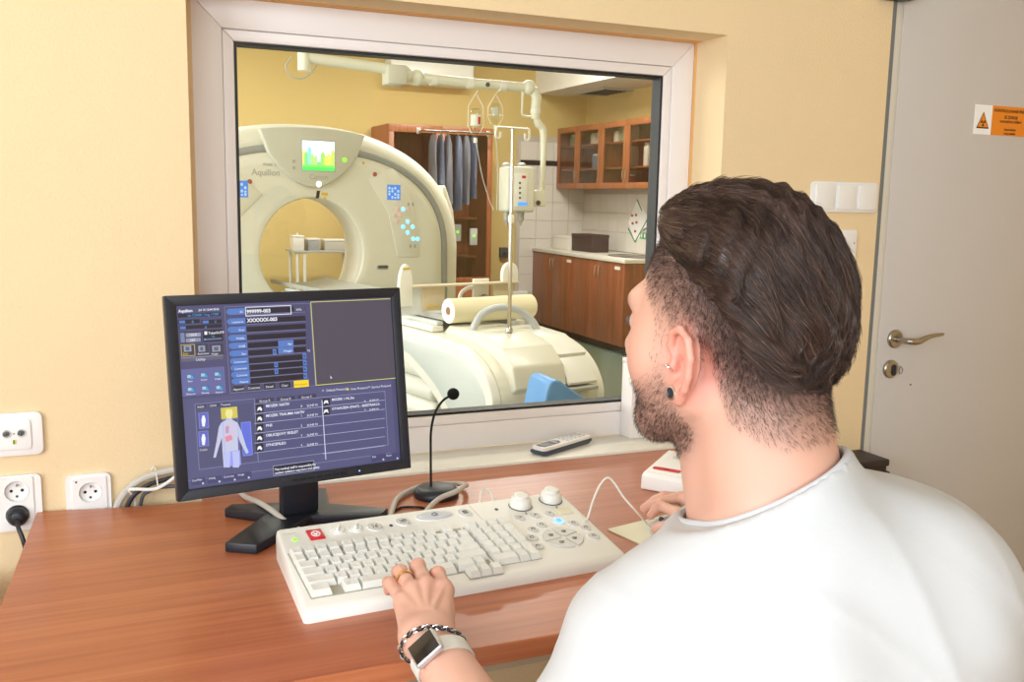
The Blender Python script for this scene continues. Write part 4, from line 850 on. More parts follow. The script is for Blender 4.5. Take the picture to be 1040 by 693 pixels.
# ---- paper roll
pr = thing('paper_roll', 'cream paper roll lying across the scanner couch', 'paper roll', gw(0, -2.29, .838), GA)
M('paper_cream', (240, 232, 196), .8); M('paper_white', (250, 248, 240), .8); M('card_brown', (150, 110, 80), .8)
B().lathe([(.020, -.27), (.066, -.27), (.066, .27), (.020, .27)], (.02, 0, 0), (1, 0, 0), 36).build('roll', 'paper_cream', pr)
for s in (-1, 1): 
    b = B(); n_ = 28
    b.add([(.02+s*.271, r*math.cos(2*PI*j/n_), r*math.sin(2*PI*j/n_)) for r in (.0655, .022) for j in range(n_)], [(j, (j+1) % n_, n_+(j+1) % n_, n_+j) for j in range(n_)]); b.build('end_face', 'paper_white', pr)
B().lathe([(.0195, -.2705), (.0215, -.272), (.0215, .272), (.0195, .2705)], (.02, 0, 0), (1, 0, 0), 20).build('core', 'card_brown', pr)
# ---- arm support
ar = thing('arm_support', 'white and beige arm support standing on the scanner couch', 'arm support', gw(0, -1.98, .803), GA)
M('beige_panel', (214, 200, 172), .5); M('brown_foam', (140, 116, 104), .8); M('clear_sheet', (225, 228, 228), .15, alpha=.55)
def lobe(x, w, z0, h_, name='side_lobe'):
    P = [(x-w/2, z0), (x+w/2, z0)]+[(x+w/2*math.cos(a)**1, z0+h_*.45+h_*.55*math.sin(a)) for a in np.linspace(0, PI, 14)]
    return B().prism(P, (0, .02, 0), (1, 0, 0), (0, 0, 1), .03, .008, 3).build(name, 'ct_white', ar)
lobe(-.335, .085, .03, .235); lobe(.365, .115, .135, .125)
B().bx(-.30, .41, -.035, .03, .135, .147, .004).build('cross_bar', 'beige_panel', ar)
B().bx(-.235, -.09, -.012, 0, .0, .1345, .002).build('beige_panel', 'beige_panel', ar); B().bx(.245, .385, -.012, 0, .0, .1345, .002).build('beige_panel', 'beige_panel', ar)
B().prism([(-.30, .135), (-.375, .10), (-.375, -.02), (-.236, -.02), (-.236, .135)], (0, .003, 0), (1, 0, 0), (0, 0, 1), .004).build('clear_sheet', 'clear_sheet', ar)
B().bx(.13, .24, .03, .045, .01, .165, .004).build('white_plate', 'ct_white', ar)
B().tube([(.04, .04, .02), (.05, .04, .08), (.09, .04, .11), (.13, .04, .115)], .012, 10, 5).build('white_strap', 'ct_white', ar)
P = [(-.08, -.0), (.24, -.0), (.24, .06), (.20, .075), (.12, .03), (.05, .018), (-.02, .03), (-.075, .065)]
B().prism(P, (0, .10, 0), (1, 0, 0), (0, 0, 1), .14, .008).build('head_cushion', 'brown_foam', ar)
B().bx(-.205, -.13, -.0135, -.0122, .018, .028).build('yellow_sticker', 'sticker_yellow', ar); B().bx(-.36, -.315, -.0115, -.0102, .235, .245).build('yellow_sticker', 'sticker_yellow', ar)
# ---- blue cushion
bc = thing('blue_wedge_cushion', 'bright blue wedge standing in front of the scanner couch', 'cushion', at(565, 408, 1, 1.55)*np.array([1, 1, 0])+np.array([0, 0, FZ]), R(0))
M('blue_vinyl', (96, 158, 222), .35)
p = at(558, 384, 1, 1.55); px_, pz_ = p[0], p[2]
B().prism([(px_-.10, FZ+.001), (px_+.36, FZ+.001), (px_+.24, pz_-.15), (px_+.06, pz_-.030), (px_+.03, pz_-.005), (px_, pz_), (px_-.022, pz_-.012), (px_-.032, pz_-.04), (px_-.055, pz_-.15)], (0, 1.70, 0), (1, 0, 0), (0, 0, 1), .20, .025, 3).build('cushion_body', 'blue_vinyl', bc, True)
# ---- drip stand
q = at(517, 337, 2, FZ+top+.032); zt = at(519, 130, 1, q[1])[2]
iv_ = thing('drip_stand', 'chrome drip stand with two hooks on the scanner couch', 'drip stand', q)
B().tube([(q[0], q[1], q[2]), (q[0], q[1], zt-.45)], .0105, 12).build('lower_pole', 'chrome', iv_, True); B().tube([(q[0], q[1], zt-.45), (q[0], q[1], zt)], .0080, 12).build('upper_pole', 'chrome', iv_, True)
B().lathe([(.015, 0), (.016, .03), (.011, .04)], (q[0], q[1], zt-.47), (0, 0, 1), 14).build('clamp', 'ct_white', iv_, True); B().lathe([(.02, 0), (.018, .02), (.011, .025)], (q[0], q[1], q[2]), (0, 0, 1), 16).build('foot_socket', 'chrome', iv_, True)
e = Vector((math.cos(GA), math.sin(GA), 0)); qv = Vector((q[0], q[1], zt))
M('pole_white', (238, 236, 226), .3)
for s in (-1, 1): B().tube([qv, qv+e*s*.07, qv+e*s*.098-Vector((0, 0, .004)), qv+e*s*.104-Vector((0, 0, .04)), qv+e*s*.093-Vector((0, 0, .055)), qv+e*s*.078-Vector((0, 0, .05)), qv+e*s*.074-Vector((0, 0, .022))], .0058, 10, 5).build('hook', 'pole_white', iv_, True)

# ---- ceiling boom, injector, drip bottles (all in the plane y = BY)
BY = 4.3
def bp(px, py, dy=0): return Vector(at(px, py, 1, BY+dy))
M('boom_white', (232, 232, 214), .35)
bo = thing('ceiling_boom', 'white jointed ceiling boom carrying the injector', 'ceiling boom', (bp(309, 60).x, BY, CZ))
pst = bp(309, 72); B().cyl((pst.x, BY, pst.z), (pst.x, BY, CZ-.001), .042, n=24).build('ceiling_post', 'boom_white', bo, True)
B().tube([bp(306, 58), bp(394, 70)], .034, 16).build('boom_tube', 'boom_white', bo, True)
B().tube([bp(296, 58), bp(290, 68), bp(295, 77), bp(305, 80), bp(315, 75), bp(322, 66)], .005, 8, 5).build('loop_cable', 'ct_grey', bo, True)
c = bp(402, 75); B().bx(c.x-.075, c.x+.055, BY-.08, BY+.08, c.z-.075, c.z+.05, .012).build('joint_block', 'ct_crest', bo, True)
for a_ in ((412, 76), (424, 79)): B().ell(bp(*a_), (.052, .05, .055), 18, 12).build('joint', 'boom_white', bo, True)
B().tube([bp(424, 79), bp(478, 84.5), bp(536, 89)], [.036, .033, .033], 16).build('boom_tube', 'boom_white', bo, True)
for px_ in (437, 474, 507): c0, c1 = bp(px_, 80+(px_-424)*.088), bp(px_+6, 80+(px_+6-424)*.088); B().tube([c0, c1], .0375, 16).build('sleeve', 'ct_white', bo, True)
c = bp(493.5, 86.5); B().cyl(c+Vector((0, -.034, 0)), c+Vector((0, -.038, 0)), .016, n=14).build('cap', 'print_dark', bo, True)
B().ell(bp(537, 89), (.052, .05, .052), 18, 12).build('joint', 'boom_white', bo, True)
B().tube([bp(541, 90), bp(545, 99), bp(544, 113), bp(543.5, 121)], [.036, .036, .034, .03], 16).build('drop_tube', 'boom_white', bo, True); B().tube([bp(544, 111), bp(543.8, 115)], .037, 16).build('sleeve', 'ct_white', bo, True)
B().tube([bp(531, 92), bp(530.5, 108), bp(531, 117), bp(540, 118.5)], .009, 8, 4).build('side_cable', 'boom_white', bo, True)
B().tube([bp(544, 118), bp(547, 126), bp(551.5, 132), bp(552, 150), bp(551, 180), bp(550.5, 197)], [.022, .028, .026, .022, .018, .018], 14, 5).build('swan_arm', 'boom_white', bo, True)
c0 = bp(539.5, 193); c1 = bp(550, 210); B().bx(c0.x, c1.x+.01, BY-.05, BY+.05, c1.z, c0.z, .01).build('mount', 'boom_white', bo, True)
c = bp(541, 206); B().cyl((c.x+.02, BY-.05, c.z+.0), (c.x+.02, BY-.056, c.z), .018, n=12).build('mount_knob', 'print_dark', bo, True)
inj = thing('contrast_injector', 'cream contrast injector head hanging from the ceiling boom', 'injector', bp(524, 217))
c0, c1 = bp(509.5, 169), bp(537.5, 215.5); B().bx(c0.x, c1.x, BY-.10, BY+.06, c1.z, c0.z, .022, 3).build('housing', 'ct_cream', inj, True)
m0, m1 = bp(517, 176), bp(529, 210); yf = BY-.101
B().bx(m0.x, m1.x, yf-.003, yf, m1.z, m0.z, .001).build('control_strip', 'ct_white', inj, True); cc = bp(526, 180); B().bx(cc.x-.014, cc.x+.014, yf-.006, yf-.003, cc.z-.009, cc.z+.009).build('red_lamp', 'red_plastic', inj, True)
cc = bp(524.5, 207); B().bx(cc.x-.035, cc.x+.035, yf-.006, yf-.003, cc.z-.012, cc.z+.012).build('blue_display', 'lcd_blue', inj, True)
for k in range(4): cc = bp(522, 186+k*5); B().bx(cc.x-.007, cc.x+.007, yf-.005, yf-.003, cc.z-.007, cc.z+.007).build('button', 'print_dark', inj, True)
for px_ in (514, 530): cc = bp(px_, 168); B().lathe([(.03, -.02), (.028, .01), (.012, .02)], cc, (0, 0, 1), 14).build('knob', 'ct_grey', inj, True)
for px_ in (515, 529): 
    a_, b_ = bp(px_, 215), bp(px_, 229); B().lathe([(.024, 0), (.024, .06), (.012, .075), (.006, .10)], a_, (0, 0, -1), 14).build('syringe', 'ct_grey', inj, True)
for i, (px_, py_, lab_) in enumerate(((483.5, 93, 'glass drip bottle with a printed label hanging from the boom'), (503.5, 94, 'small clear drip bottle hanging from the boom beside the labelled one'))):
    h0 = bp(px_, py_); d_ = thing('drip_bottle', lab_, 'drip bottle', h0-Vector((0, 0, .34)), group='drip bottles on the boom')
    zb = bp(px_, 122 if i else 131).z; hw_ = .036
    B().tube([h0+Vector((0, -.036, .004)), h0+Vector((-.006, 0, -.02)), h0+Vector((-.055, 0, -.10)), Vector((h0.x-.058, BY, zb+.02)), Vector((h0.x-.03, BY, zb-.03))], .003, 6).build('wire_hanger', 'pole_white', d_, True)
    B().tube([h0+Vector((.006, 0, -.02)), h0+Vector((.055, 0, -.10)), Vector((h0.x+.058, BY, zb+.02)), Vector((h0.x+.03, BY, zb-.03))], .003, 6).build('wire_hanger', 'pole_white', d_, True)
    if i: B().tube([Vector((h0.x-.056, BY, zb+.035)), Vector((h0.x+.056, BY, zb+.035))], .003, 6).build('wire_hanger', 'pole_white', d_, True)
    s_ = 1.0 if i == 0 else .75
    B().lathe([(.012*s_, -.115*s_), (.016*s_, -.10*s_), (.034*s_, -.075*s_), (.038*s_, -.05*s_), (.038*s_, .07*s_), (.030*s_, .085*s_)], (h0.x, BY, zb+.05), (0, 0, 1), 20).build('bottle', 'bottle_glass', d_, True)
    B().lathe([(.014*s_, -.145*s_), (.014*s_, -.112*s_)], (h0.x, BY, zb+.05), (0, 0, 1), 14).build('stopper', 'ct_white', d_, True)
    B().lathe([(.0365*s_, -.03*s_), (.0365*s_, .045*s_)], (h0.x, BY, zb+.05), (0, 0, 1), 20).build('label_wrap' if i == 0 else 'liquid', 'paper_white' if i == 0 else 'clear_sheet', d_, True)
    if i == 0: B().bx(h0.x+.004, h0.x+.02, BY-.039, BY-.037, zb+.03, zb+.08).build('red_print', 'red_plastic', d_, True)
    L_ = [Vector((h0.x, BY, zb-.09)), bp(px_+1, 150), bp(px_+6-4*i, 178), bp(px_+14-13*i, 205), bp(px_+18-17*i, 214)]
    B().tube(L_, .003, 6, 6).build('drip_line', 'clear_sheet', d_, True)

# ---- air conditioner
a0, a1 = at(397, 66, 1, 7.40), at(482, 89, 1, 7.40)
ac = thing('air_conditioner', 'white wall air conditioner above the wardrobe', 'air conditioner', (a0[0], 7.5, a1[2]))
B().bx(a0[0], a1[0], 7.40, 7.649, a1[2], a1[2]+.25, .03, 3).build('casing', 'ct_white', ac, True); B().bx(a0[0]+.04, a1[0]-.03, 7.392, 7.42, a1[2]+.012, a1[2]+.045).build('air_slot', 'print_dark', ac, True)
for k in range(2): B().bx(a0[0]+.04, a1[0]-.03, 7.388, 7.393, a1[2]+.02+k*.013, a1[2]+.024+k*.013).build('louvre', 'ct_grey', ac, True)
# ---- wardrobe with lead aprons
wy = 7.05; w0, w1_ = at(394, 125, 1, wy), at(500, 131, 1, wy); X0, X1, ZT = w0[0], w1_[0], (w0[2]+w1_[2])/2
wa = thing('wardrobe', 'tall brown wardrobe with glass doors behind the gantry', 'wardrobe', ((X0+X1)/2, 7.3, FZ))
b = B(); b.bx(X0, X0+.025, wy, CY1-.002, FZ, ZT); b.bx(X1-.025, X1, wy, CY1-.002, FZ, ZT); b.bx(X0+.0255, X1-.0255, wy, CY1-.002, ZT-.025, ZT); b.bx(X0+.0255, X1-.0255, wy, CY1-.002, FZ, FZ+.08); b.bx(X0+.0255, X1-.0255, CY1-.02, CY1-.002, FZ+.081, ZT-.026); b.build('carcass', 'wardrobe_wood', wa, True)
M('wardrobe_dark', (92, 62, 46), .6)
for z in (.35, .75, 1.15, 1.52): B().bx(X0+.026, X1-.026, 7.38, CY1-.021, z, z+.02).build('shelf', 'wardrobe_wood', wa, True)
xm = (X0+X1)/2
for (xa, xb) in ((X0, xm-.002), (xm+.002, X1)):
    dr = B(); f_ = .055
    for q_ in ((xa, xb, ZT-f_-.02, ZT-.003), (xa, xb, .52, .52+f_), (xa, xa+f_, .52+f_, ZT-f_-.02), (xb-f_, xb, .52+f_, ZT-f_-.02), (xa, xb, FZ+.09, .52)): dr.bx(q_[0], q_[1], wy-.022, wy-.001, q_[2], q_[3], .002)
    do = dr.build('wardrobe_door', 'cabinet_frame_wood', wa, True); B().bx(xa+f_, xb-f_, wy-.014, wy-.010, .52+f_, ZT-f_-.02).build('pane', 'cabinet_glass', wa, True).parent = do
    kx = xb-.02 if xa == X0 else xa+.02; B().tube([(kx, wy-.022, .95), (kx, wy-.045, .96), (kx, wy-.045, 1.05), (kx, wy-.022, 1.06)], .005, 8).build('handle', 'nickel', wa, True).parent = do
M('apron_blue', (92, 100, 120), .7, bump=(30, .3, .01)); M('apron_grey', (112, 112, 122), .7, bump=(30, .3, .01))
for k in range(6):
    x = at((440, 447.5, 455, 465, 473, 480.5)[k], 150, 1, wy-.19)[0]; L_ = (.62, .70, .66, .72, .66, .60)[k]
    a_ = thing('lead_apron', ('first', 'second', 'third', 'fourth', 'fifth', 'sixth')[k]+' folded '+('blue-grey' if k % 2 else 'grey')+' lead apron counted from the gantry, before the wardrobe', 'apron', (x, wy-.19, ZT-.10-L_), group='lead aprons before the wardrobe')
    P = [(-.045+.008*math.sin(j*1.7+k), 0) for j in range(1)]; V = []; F = []; ns, nz = 16, 8
    for i in range(nz+1):
        for j in range(ns): 
            an_ = 2*PI*j/ns; wv = 1+.22*math.sin(an_*3+k+i*.4); V.append(((.024+.006*i/nz)*wv*math.cos(an_)*(1 if i else .45), (.08+.02*i/nz)*wv*math.sin(an_)*(1 if i else .7), L_*(1-i/nz)))
    F = [(i*ns+j, (i+1)*ns+j, (i+1)*ns+(j+1) % ns, i*ns+(j+1) % ns) for i in range(nz) for j in range(ns)]+[tuple(range(ns)), tuple(nz*ns+j for j in range(ns-1, -1, -1))]
    B().add(V, F).build('apron_body', 'apron_blue' if k % 2 else 'apron_grey', a_, smooth=60)
    B().tube([(0, 0, L_-.005), (0, 0, L_+.03), (0, .012, L_+.045), (0, .02, L_+.03)], .004, 6).build('hanger_hook', 'chrome', a_)
rl_ = thing('apron_rail', 'chrome rail on the wardrobe front carrying the lead aprons', 'rail', (X0+.3, wy-.19, ZT-.06))
for xx in (X0+.30, X1-.05): B().bx(xx-.02, xx+.02, wy-.026, wy-.0225, ZT-.09, ZT-.03, .003).build('bracket', 'chrome', rl_, True)
B().tube([(X0+.30, wy-.026, ZT-.06), (X0+.30, wy-.19, ZT-.06), (X1-.05, wy-.19, ZT-.06), (X1-.05, wy-.026, ZT-.06)], .010, 8).build('rail', 'chrome', rl_, True)
for px_, py_, lab_ in ((463.5, 236, 'small grey radio charger on the wardrobe door nearer the gantry'), (480, 240, 'small grey radio charger lower on the wardrobe, nearer the yellow pillar')):
    c = at(px_, py_, 1, wy-.024); r_ = thing('radio_charger', lab_, 'charger', (c[0], wy-.03, c[2]-.08), group='radio chargers')
    B().bx(c[0]-.04, c[0]+.04, wy-.06, wy-.0225, c[2]-.09, c[2]+.08, .008).build('case', 'ct_grey', r_, True); B().bx(c[0]-.012, c[0]+.012, wy-.063, wy-.0605, c[2]-.005, c[2]+.015).build('light', 'led_green', r_, True)

# ---- upper cabinets (glass doors) on the right wall
UF = 4.74
zt_u = .5*(at(566, 130, 0, UF)[2]+at(660, 120, 0, UF)[2]); zb_u = .5*(at(566, 189, 0, UF)[2]+at(660, 195, 0, UF)[2])
yb_ = [at(p_, 160, 0, UF)[1] for p_ in (566, 587.5, 611.5, 637.5, 668)]; yb_[0] = min(yb_[0], CY1-.02); yb_.append(yb_[4]-(yb_[3]-yb_[4])*.0-.46)
def upper_unit(ya, ym, yc, lab_):       # ya far, yc near
    u = thing('upper_cabinet', lab_, 'cabinet', (UF, (ya+yc)/2, zb_u), group='glass-door wall cabinets')
    b = B(); b.bx(UF, CX1-.016, ya-.018, ya, zb_u, zt_u); b.bx(UF, CX1-.016, yc, yc+.018, zb_u, zt_u); b.bx(UF, CX1-.016, yc+.0185, ya-.0185, zb_u, zb_u+.02); b.bx(UF, CX1-.016, yc+.0185, ya-.0185, zt_u-.02, zt_u); b.bx(CX1-.028, CX1-.016, yc+.0185, ya-.0185, zb_u+.0205, zt_u-.0205); b.build('carcass', 'cabinet_wood', u, True)
    H_ = zt_u-zb_u
    for fz in (.30, .68): B().bx(UF+.03, CX1-.029, yc+.019, ya-.019, zb_u+H_*fz, zb_u+H_*fz+.016).build('shelf', 'cabinet_frame_wood', u, True)
    for (y0, y1, hy) in ((yc+.001, ym-.001, ym-.03), (ym+.001, ya-.001, ym+.03)):
        dr = B(); f_ = .058
        for q_ in ((y0, y1, zt_u-f_, zt_u), (y0, y1, zb_u, zb_u+f_), (y0, y0+f_, zb_u+f_, zt_u-f_), (y1-f_, y1, zb_u+f_, zt_u-f_)): dr.bx(UF-.020, UF-.0005, q_[0], q_[1], q_[2], q_[3], .002)
        do = dr.build('cabinet_door', 'cabinet_frame_wood', u, True); B().bx(UF-.012, UF-.008, y0+f_, y1-f_, zb_u+f_, zt_u-f_).build('pane', 'cabinet_glass', u, True).parent = do
        B().tube([(UF-.02, hy, zb_u+.09), (UF-.04, hy, zb_u+.10), (UF-.04, hy, zb_u+.17), (UF-.02, hy, zb_u+.18)], .005, 8).build('handle', 'chrome', u, True).parent = do
    return u
upper_unit(yb_[0], yb_[1], yb_[2], 'brown wall cabinet with glass doors in the tiled corner'); upper_unit(yb_[2]-.002, yb_[3], yb_[4], 'brown wall cabinet with glass doors above the sink')
M('pack_white', (232, 228, 220), .7); M('pack_green', (150, 170, 140), .7); M('pack_red', (170, 70, 70), .7); M('pack_blue', (120, 140, 170), .7)
H_ = zt_u-zb_u; bi = 0
for ya, yc, lst in ((yb_[0], yb_[1], ((.3, .68, .12, 'pack_green'),)), (yb_[1], yb_[2], ((.25, .68, .115, 'pack_white'), (.6, .68, .15, 'pack_white'), (.35, .30, .15, 'pack_blue'), (.7, .30, .13, 'pack_white'), (.6, 0, .10, 'pack_white'))), (yb_[2], yb_[3], ((.2, .68, .11, 'pack_white'), (.5, .68, .15, 'pack_green'), (.80, .68, .155, 'pack_white'), (.8, .30, .2, 'pack_white'), (.7, 0, .12, 'pack_red'))), (yb_[3], yb_[4], ((.35, .30, .42, 'pack_white'), (.8, .68, .1, 'pack_blue'), (.8, 0, .11, 'pack_white')))):
    for fy, fz, hh_, mt_ in lst:
        y = ya-.03+(yc-ya+.06)*fy; z0 = zb_u+.0205 if fz == 0 else zb_u+H_*fz+.0165
        hh_ = min(hh_, (zb_u+H_*.68-z0-.01) if fz == .30 and hh_ > .24 else hh_)
        t = thing('medicine_pack', ('tall ' if hh_ > .165 else 'low ' if hh_ < .125 else '')+{'pack_white': 'white', 'pack_green': 'pale green', 'pack_red': 'red', 'pack_blue': 'pale blue'}[mt_]+' pack on the '+{0: 'bottom', .30: 'middle', .68: 'top'}[fz]+' shelf, '+{yb_[0]: 'corner wall cabinet, door by the corner', yb_[1]: 'corner wall cabinet, door away from corner', yb_[2]: 'sink wall cabinet, door nearer corner', yb_[3]: 'sink wall cabinet, door away from corner'}[ya], 'pack', (UF+.12, y, z0), R(random.uniform(-8, 8)), 'packs in the wall cabinets')
        B().bx(-.04, .05, -.045, .045, 0, hh_*.86, .004).build('carton', mt_, t); B().bx(-.035, .045, -.04, .04, hh_*.86+.0005, hh_, .004).build('lid', 'pack_white', t)

# ---- base cabinets, worktop, sink
LF = 4.47; WZ = .84
ys_ = [CY1-.02, at(584.5, 300, 0, LF)[1], at(635, 300, 0, LF)[1]]
for i, lab_ in enumerate(('brown base cabinet standing in the tiled corner', 'brown base cabinet under the sink')):
    ya, yc = ys_[i]-.001, ys_[i+1]+.001; ym = (ya+yc)/2
    u = thing('base_cabinet', lab_, 'cabinet', (LF+.3, ym, FZ), group='base cabinets in the scanner room')
    B().bx(LF, CX1-.016, yc, ya, .02, WZ-.0385).build('body', 'cabinet_wood', u, True)
    B().bx(LF+.05, CX1-.02, yc+.01, ya-.01, FZ, .0195).build('plinth', 'black_matte', u, True)
    for k, (y0, y1) in enumerate(((yc, ym-.001), (ym+.001, ya))):
        do = B().bx(LF-.018, LF-.0005, y0+.001, y1-.001, .022, WZ-.042, .002).build('cabinet_door', 'cabinet_wood', u, True)
        hy = ym+(-.035 if k == 0 else .035); B().tube([(LF-.018, hy, .64), (LF-.038, hy, .65), (LF-.038, hy, .74), (LF-.018, hy, .75)], .0055, 8).build('handle', 'chrome', u, True).parent = do
        if k == (0 if i else 1) or True:
            if (i, k) in ((0, 0), (1, 0)): B().bx(LF-.0195, LF-.018, y0+.08, y0+.18, WZ-.105, WZ-.075).build('label', 'pack_white', u, True).parent = do
    if i == 1: 
        for y_ in (yc+.04,): B().cyl((LF+.04, y_, FZ), (LF+.04, y_, .0195), .02, n=12).build('foot', 'black_matte', u, True)
M('worktop', (222, 216, 204), .35)
wt = thing('worktop', 'pale worktop over the base cabinets', 'worktop', (LF+.3, 6.6, WZ-.038)); B().bx(LF-.03, CX1-.016, ys_[2]-.02, CY1-.016, WZ-.038, WZ, .004).build('slab', 'worktop', wt, True)
c = at(628, 261, 2, WZ); sk = thing('steel_sink', 'stainless steel sink set in the worktop', 'sink', (4.76, ys_[2]+.38, WZ))
M('steel', (190, 192, 194), .25, metal=1); M('steel_dark', (110, 112, 114), .3, metal=1)
b = B(); n_ = 40
for r0, r1, z0, z1 in ((1.0, .9, .004, .008), (.9, .86, .008, .002), (.86, .55, .002, .0015)):
    V = [(.20*r*math.cos(2*PI*j/n_), .34*r*math.sin(2*PI*j/n_), z) for r, z in ((r0, z0), (r1, z1)) for j in range(n_)]; b.add(V, [(j, (j+1) % n_, n_+(j+1) % n_, n_+j) for j in range(n_)])
b.build('rim', 'steel', sk); b = B(); b.flat(circ(.20*.56, n_, 0, 0, .34*.56), (0, 0, .0016), (1, 0, 0), (0, 1, 0)); b.build('basin', 'steel_dark', sk)
B().tube([(.24, 0, 0), (.24, 0, .22), (.20, 0, .27), (.12, 0, .26), (.09, 0, .22)], .012, 10, 5).build('tap', 'chrome', sk)
def on_worktop(name, label, cat, px0, px1, py0, py1, mat, x, extra=None):
    y0, y1 = at(px1, py1, 0, x)[1], at(px0, py1, 0, x)[1]; h_ = max(.06, at(px0, py0, 0, x)[2]-WZ)
    t = thing(name, label, cat, (x+.1, (y0+y1)/2, WZ)); B().bx(x, x+.2, y0, y1, WZ+.0005, WZ+h_*.8, .004).build('carton', mat, t, True); B().bx(x-.003, x+.203, y0-.003, y1+.003, WZ+h_*.8+.0005, WZ+h_, .003).build('lid', mat, t, True)
on_worktop('glove_box', 'low white box at the far end of the worktop', 'box', 561, 576.5, 239, 249, 'pack_white', 4.62)
M('dark_box', (58, 40, 40), .6); on_worktop('dark_case', 'dark brown box beside the white box on the worktop', 'box', 580.5, 601, 237, 248, 'dark_box', 4.66)
# poster and sign on the tiles
ps = thing('poster', 'diamond-shaped diagram with red marks on the tiled wall', 'poster', at(650, 225, 0, CX1-.021))
def wq(px_, py_, d=.0212): return Vector(at(px_, py_, 0, CX1-d))
b = B(); b.add([wq(638, 226), wq(647, 203), wq(662, 226), wq(645, 246)], [(0, 1, 2, 3)]); b.build('sheet', 'print_white', ps, True, 0)
b = B()
for l0, l1 in (((638, 232), (645, 246)), ((645, 246), (659, 220)), ((647, 203), (652, 214))): b.tube([wq(*l0, .0222), wq(*l1, .0222)], .006, 6)
b.build('border_line', 'sticker_green', ps, True)
for q_ in ((642, 219), (646, 218.5), (642.5, 227), (646.5, 226), (645, 235)): c = wq(*q_, .0224); B().bx(c.x-.001, c.x+.0005, c.y-.02, c.y+.02, c.z-.012, c.z+.012).build('red_mark', 'pack_red', ps, True)
M('sign_green', (30, 150, 80), .5)
sgn = thing('green_sign', 'small green sign on the tiled wall above the sink', 'sign', wq(653.5, 243)); a_, b_ = wq(650.5, 236), wq(656.5, 243); B().bx(a_.x-.003, a_.x, b_.y, a_.y, b_.z, a_.z).build('plate', 'sign_green', sgn, True)
for k in range(2): yy = b_.y+(a_.y-b_.y)*(.25+.5*k); B().bx(a_.x-.0045, a_.x-.0031, yy-.012, yy+.012, b_.z+.012, a_.z-.012).build('symbol', 'print_white', sgn, True)
# wall boxes on the tiles and pillar, hanging cord
c = at(532, 302, 1, CY1-.02); c[0] -= .06; t = thing('socket_box', 'small white socket box low on the tiled wall', 'socket', (c[0], CY1-.03, c[2]-.08)); B().bx(c[0]-.09, c[0]+.09, CY1-.06, CY1-.0195, c[2]-.09, c[2]+.07, .01).build('case', 'white_plastic', t, True); B().bx(c[0]-.05, c[0]+.05, CY1-.066, CY1-.0605, c[2]-.04, c[2]+.03, .004).build('cover', 'button_grey', t, True)
c = at(511, 257, 1, CY1-.03); t = thing('key_box', 'small dark box on the yellow wall beside the wardrobe', 'wall box', (c[0], CY1-.02, c[2]-.05)); B().bx(c[0]-.04, c[0]+.05, CY1-.06, CY1-.0005, c[2]-.05, c[2]+.06, .006).build('case', 'print_dark', t, True); B().cyl((c[0], CY1-.06, c[2]), (c[0], CY1-.075, c[2]), .015, n=12).build('knob', 'black_plastic', t, True)
# ceiling vent
v0, v1 = at(598, 95, 2, CZ), at(652, 91, 2, CZ); cxv, cyv = (v0[0]+v1[0])/2, (v0[1]+v1[1])/2; cyv = min(cyv, 7.2)
t = thing('ceiling_vent', 'dark slatted vent in the scanner room ceiling', 'vent', (cxv, cyv, CZ-.02))
b = B(); b.bx(-.30, .30, -.30, -.26, 0, .02); b.bx(-.30, .30, .26, .30, 0, .02); b.bx(-.30, -.26, -.26, .26, 0, .02); b.bx(.26, .30, -.26, .26, 0, .02); b.build('frame', 'ct_grey', t); B().bx(-.26, .26, -.26, .26, .014, .0195).build('backing', 'print_black', t)
for k in range(6): B().bx(-.26, .26, -.22+k*.085, -.19+k*.085, .004, .013).build('slat', 'print_dark', t)
# ---- trolley seen through the bore
ty = 7.0; s0, s1 = at(300, 255, 1, ty), at(352, 256, 1, ty)
tr = thing('supply_trolley', 'white trolley with a shelf seen through the gantry bore', 'trolley', ((s0[0]+s1[0])/2, ty+.2, FZ))
B().bx(s0[0]-.02, s1[0]+.1, ty, ty+.4, s0[2]-.02, s0[2], .004).build('shelf', 'ct_grey', tr, True); B().bx(s0[0]-.02, s1[0]+.1, ty, ty+.4, .15, .17, .004).build('shelf', 'ct_grey', tr, True)
for x in (s0[0]+.02, s0[0]+.09, s1[0]+.06):
    for y in (ty+.02, ty+.37): B().cyl((x, y, FZ+.001), (x, y, s0[2]-.021), .014, n=10).build('post', 'ct_white', tr, True)
def tritem(name, label, cat, pa_, pb_, mat, dy=.05, dd=.2):
    a_, b_ = at(*pa_, 1, ty+dy), at(*pb_, 1, ty+dy); t = thing(name, label, cat, ((a_[0]+b_[0])/2, ty+dy+dd/2, s0[2]), group='supplies on the trolley')
    B().bx(a_[0], b_[0], ty+dy, ty+dy+dd, s0[2]+.0005, max(a_[2], s0[2]+.05), .006).build('body', mat, t, True); B().bx(a_[0]-.004, b_[0]+.004, ty+dy-.004, ty+dy+dd+.004, max(a_[2], s0[2]+.05)+.0005, max(a_[2], s0[2]+.05)+.015, .003).build('lid', 'ct_white', t, True)
tritem('tissue_box', 'small white box on the trolley shelf', 'box', (297.5, 241), (309, 250), 'pack_white', .02, .15)
M('bin_grey', (158, 160, 162), .4); M('bin_pale', (190, 184, 176), .4)
tritem('supply_bin', 'small grey supply bin on the trolley shelf', 'bin', (313, 244), (325, 253), 'bin_grey'); tritem('supply_bin', 'long pale supply bin on the trolley shelf', 'bin', (330, 245), (352, 253), 'bin_pale')
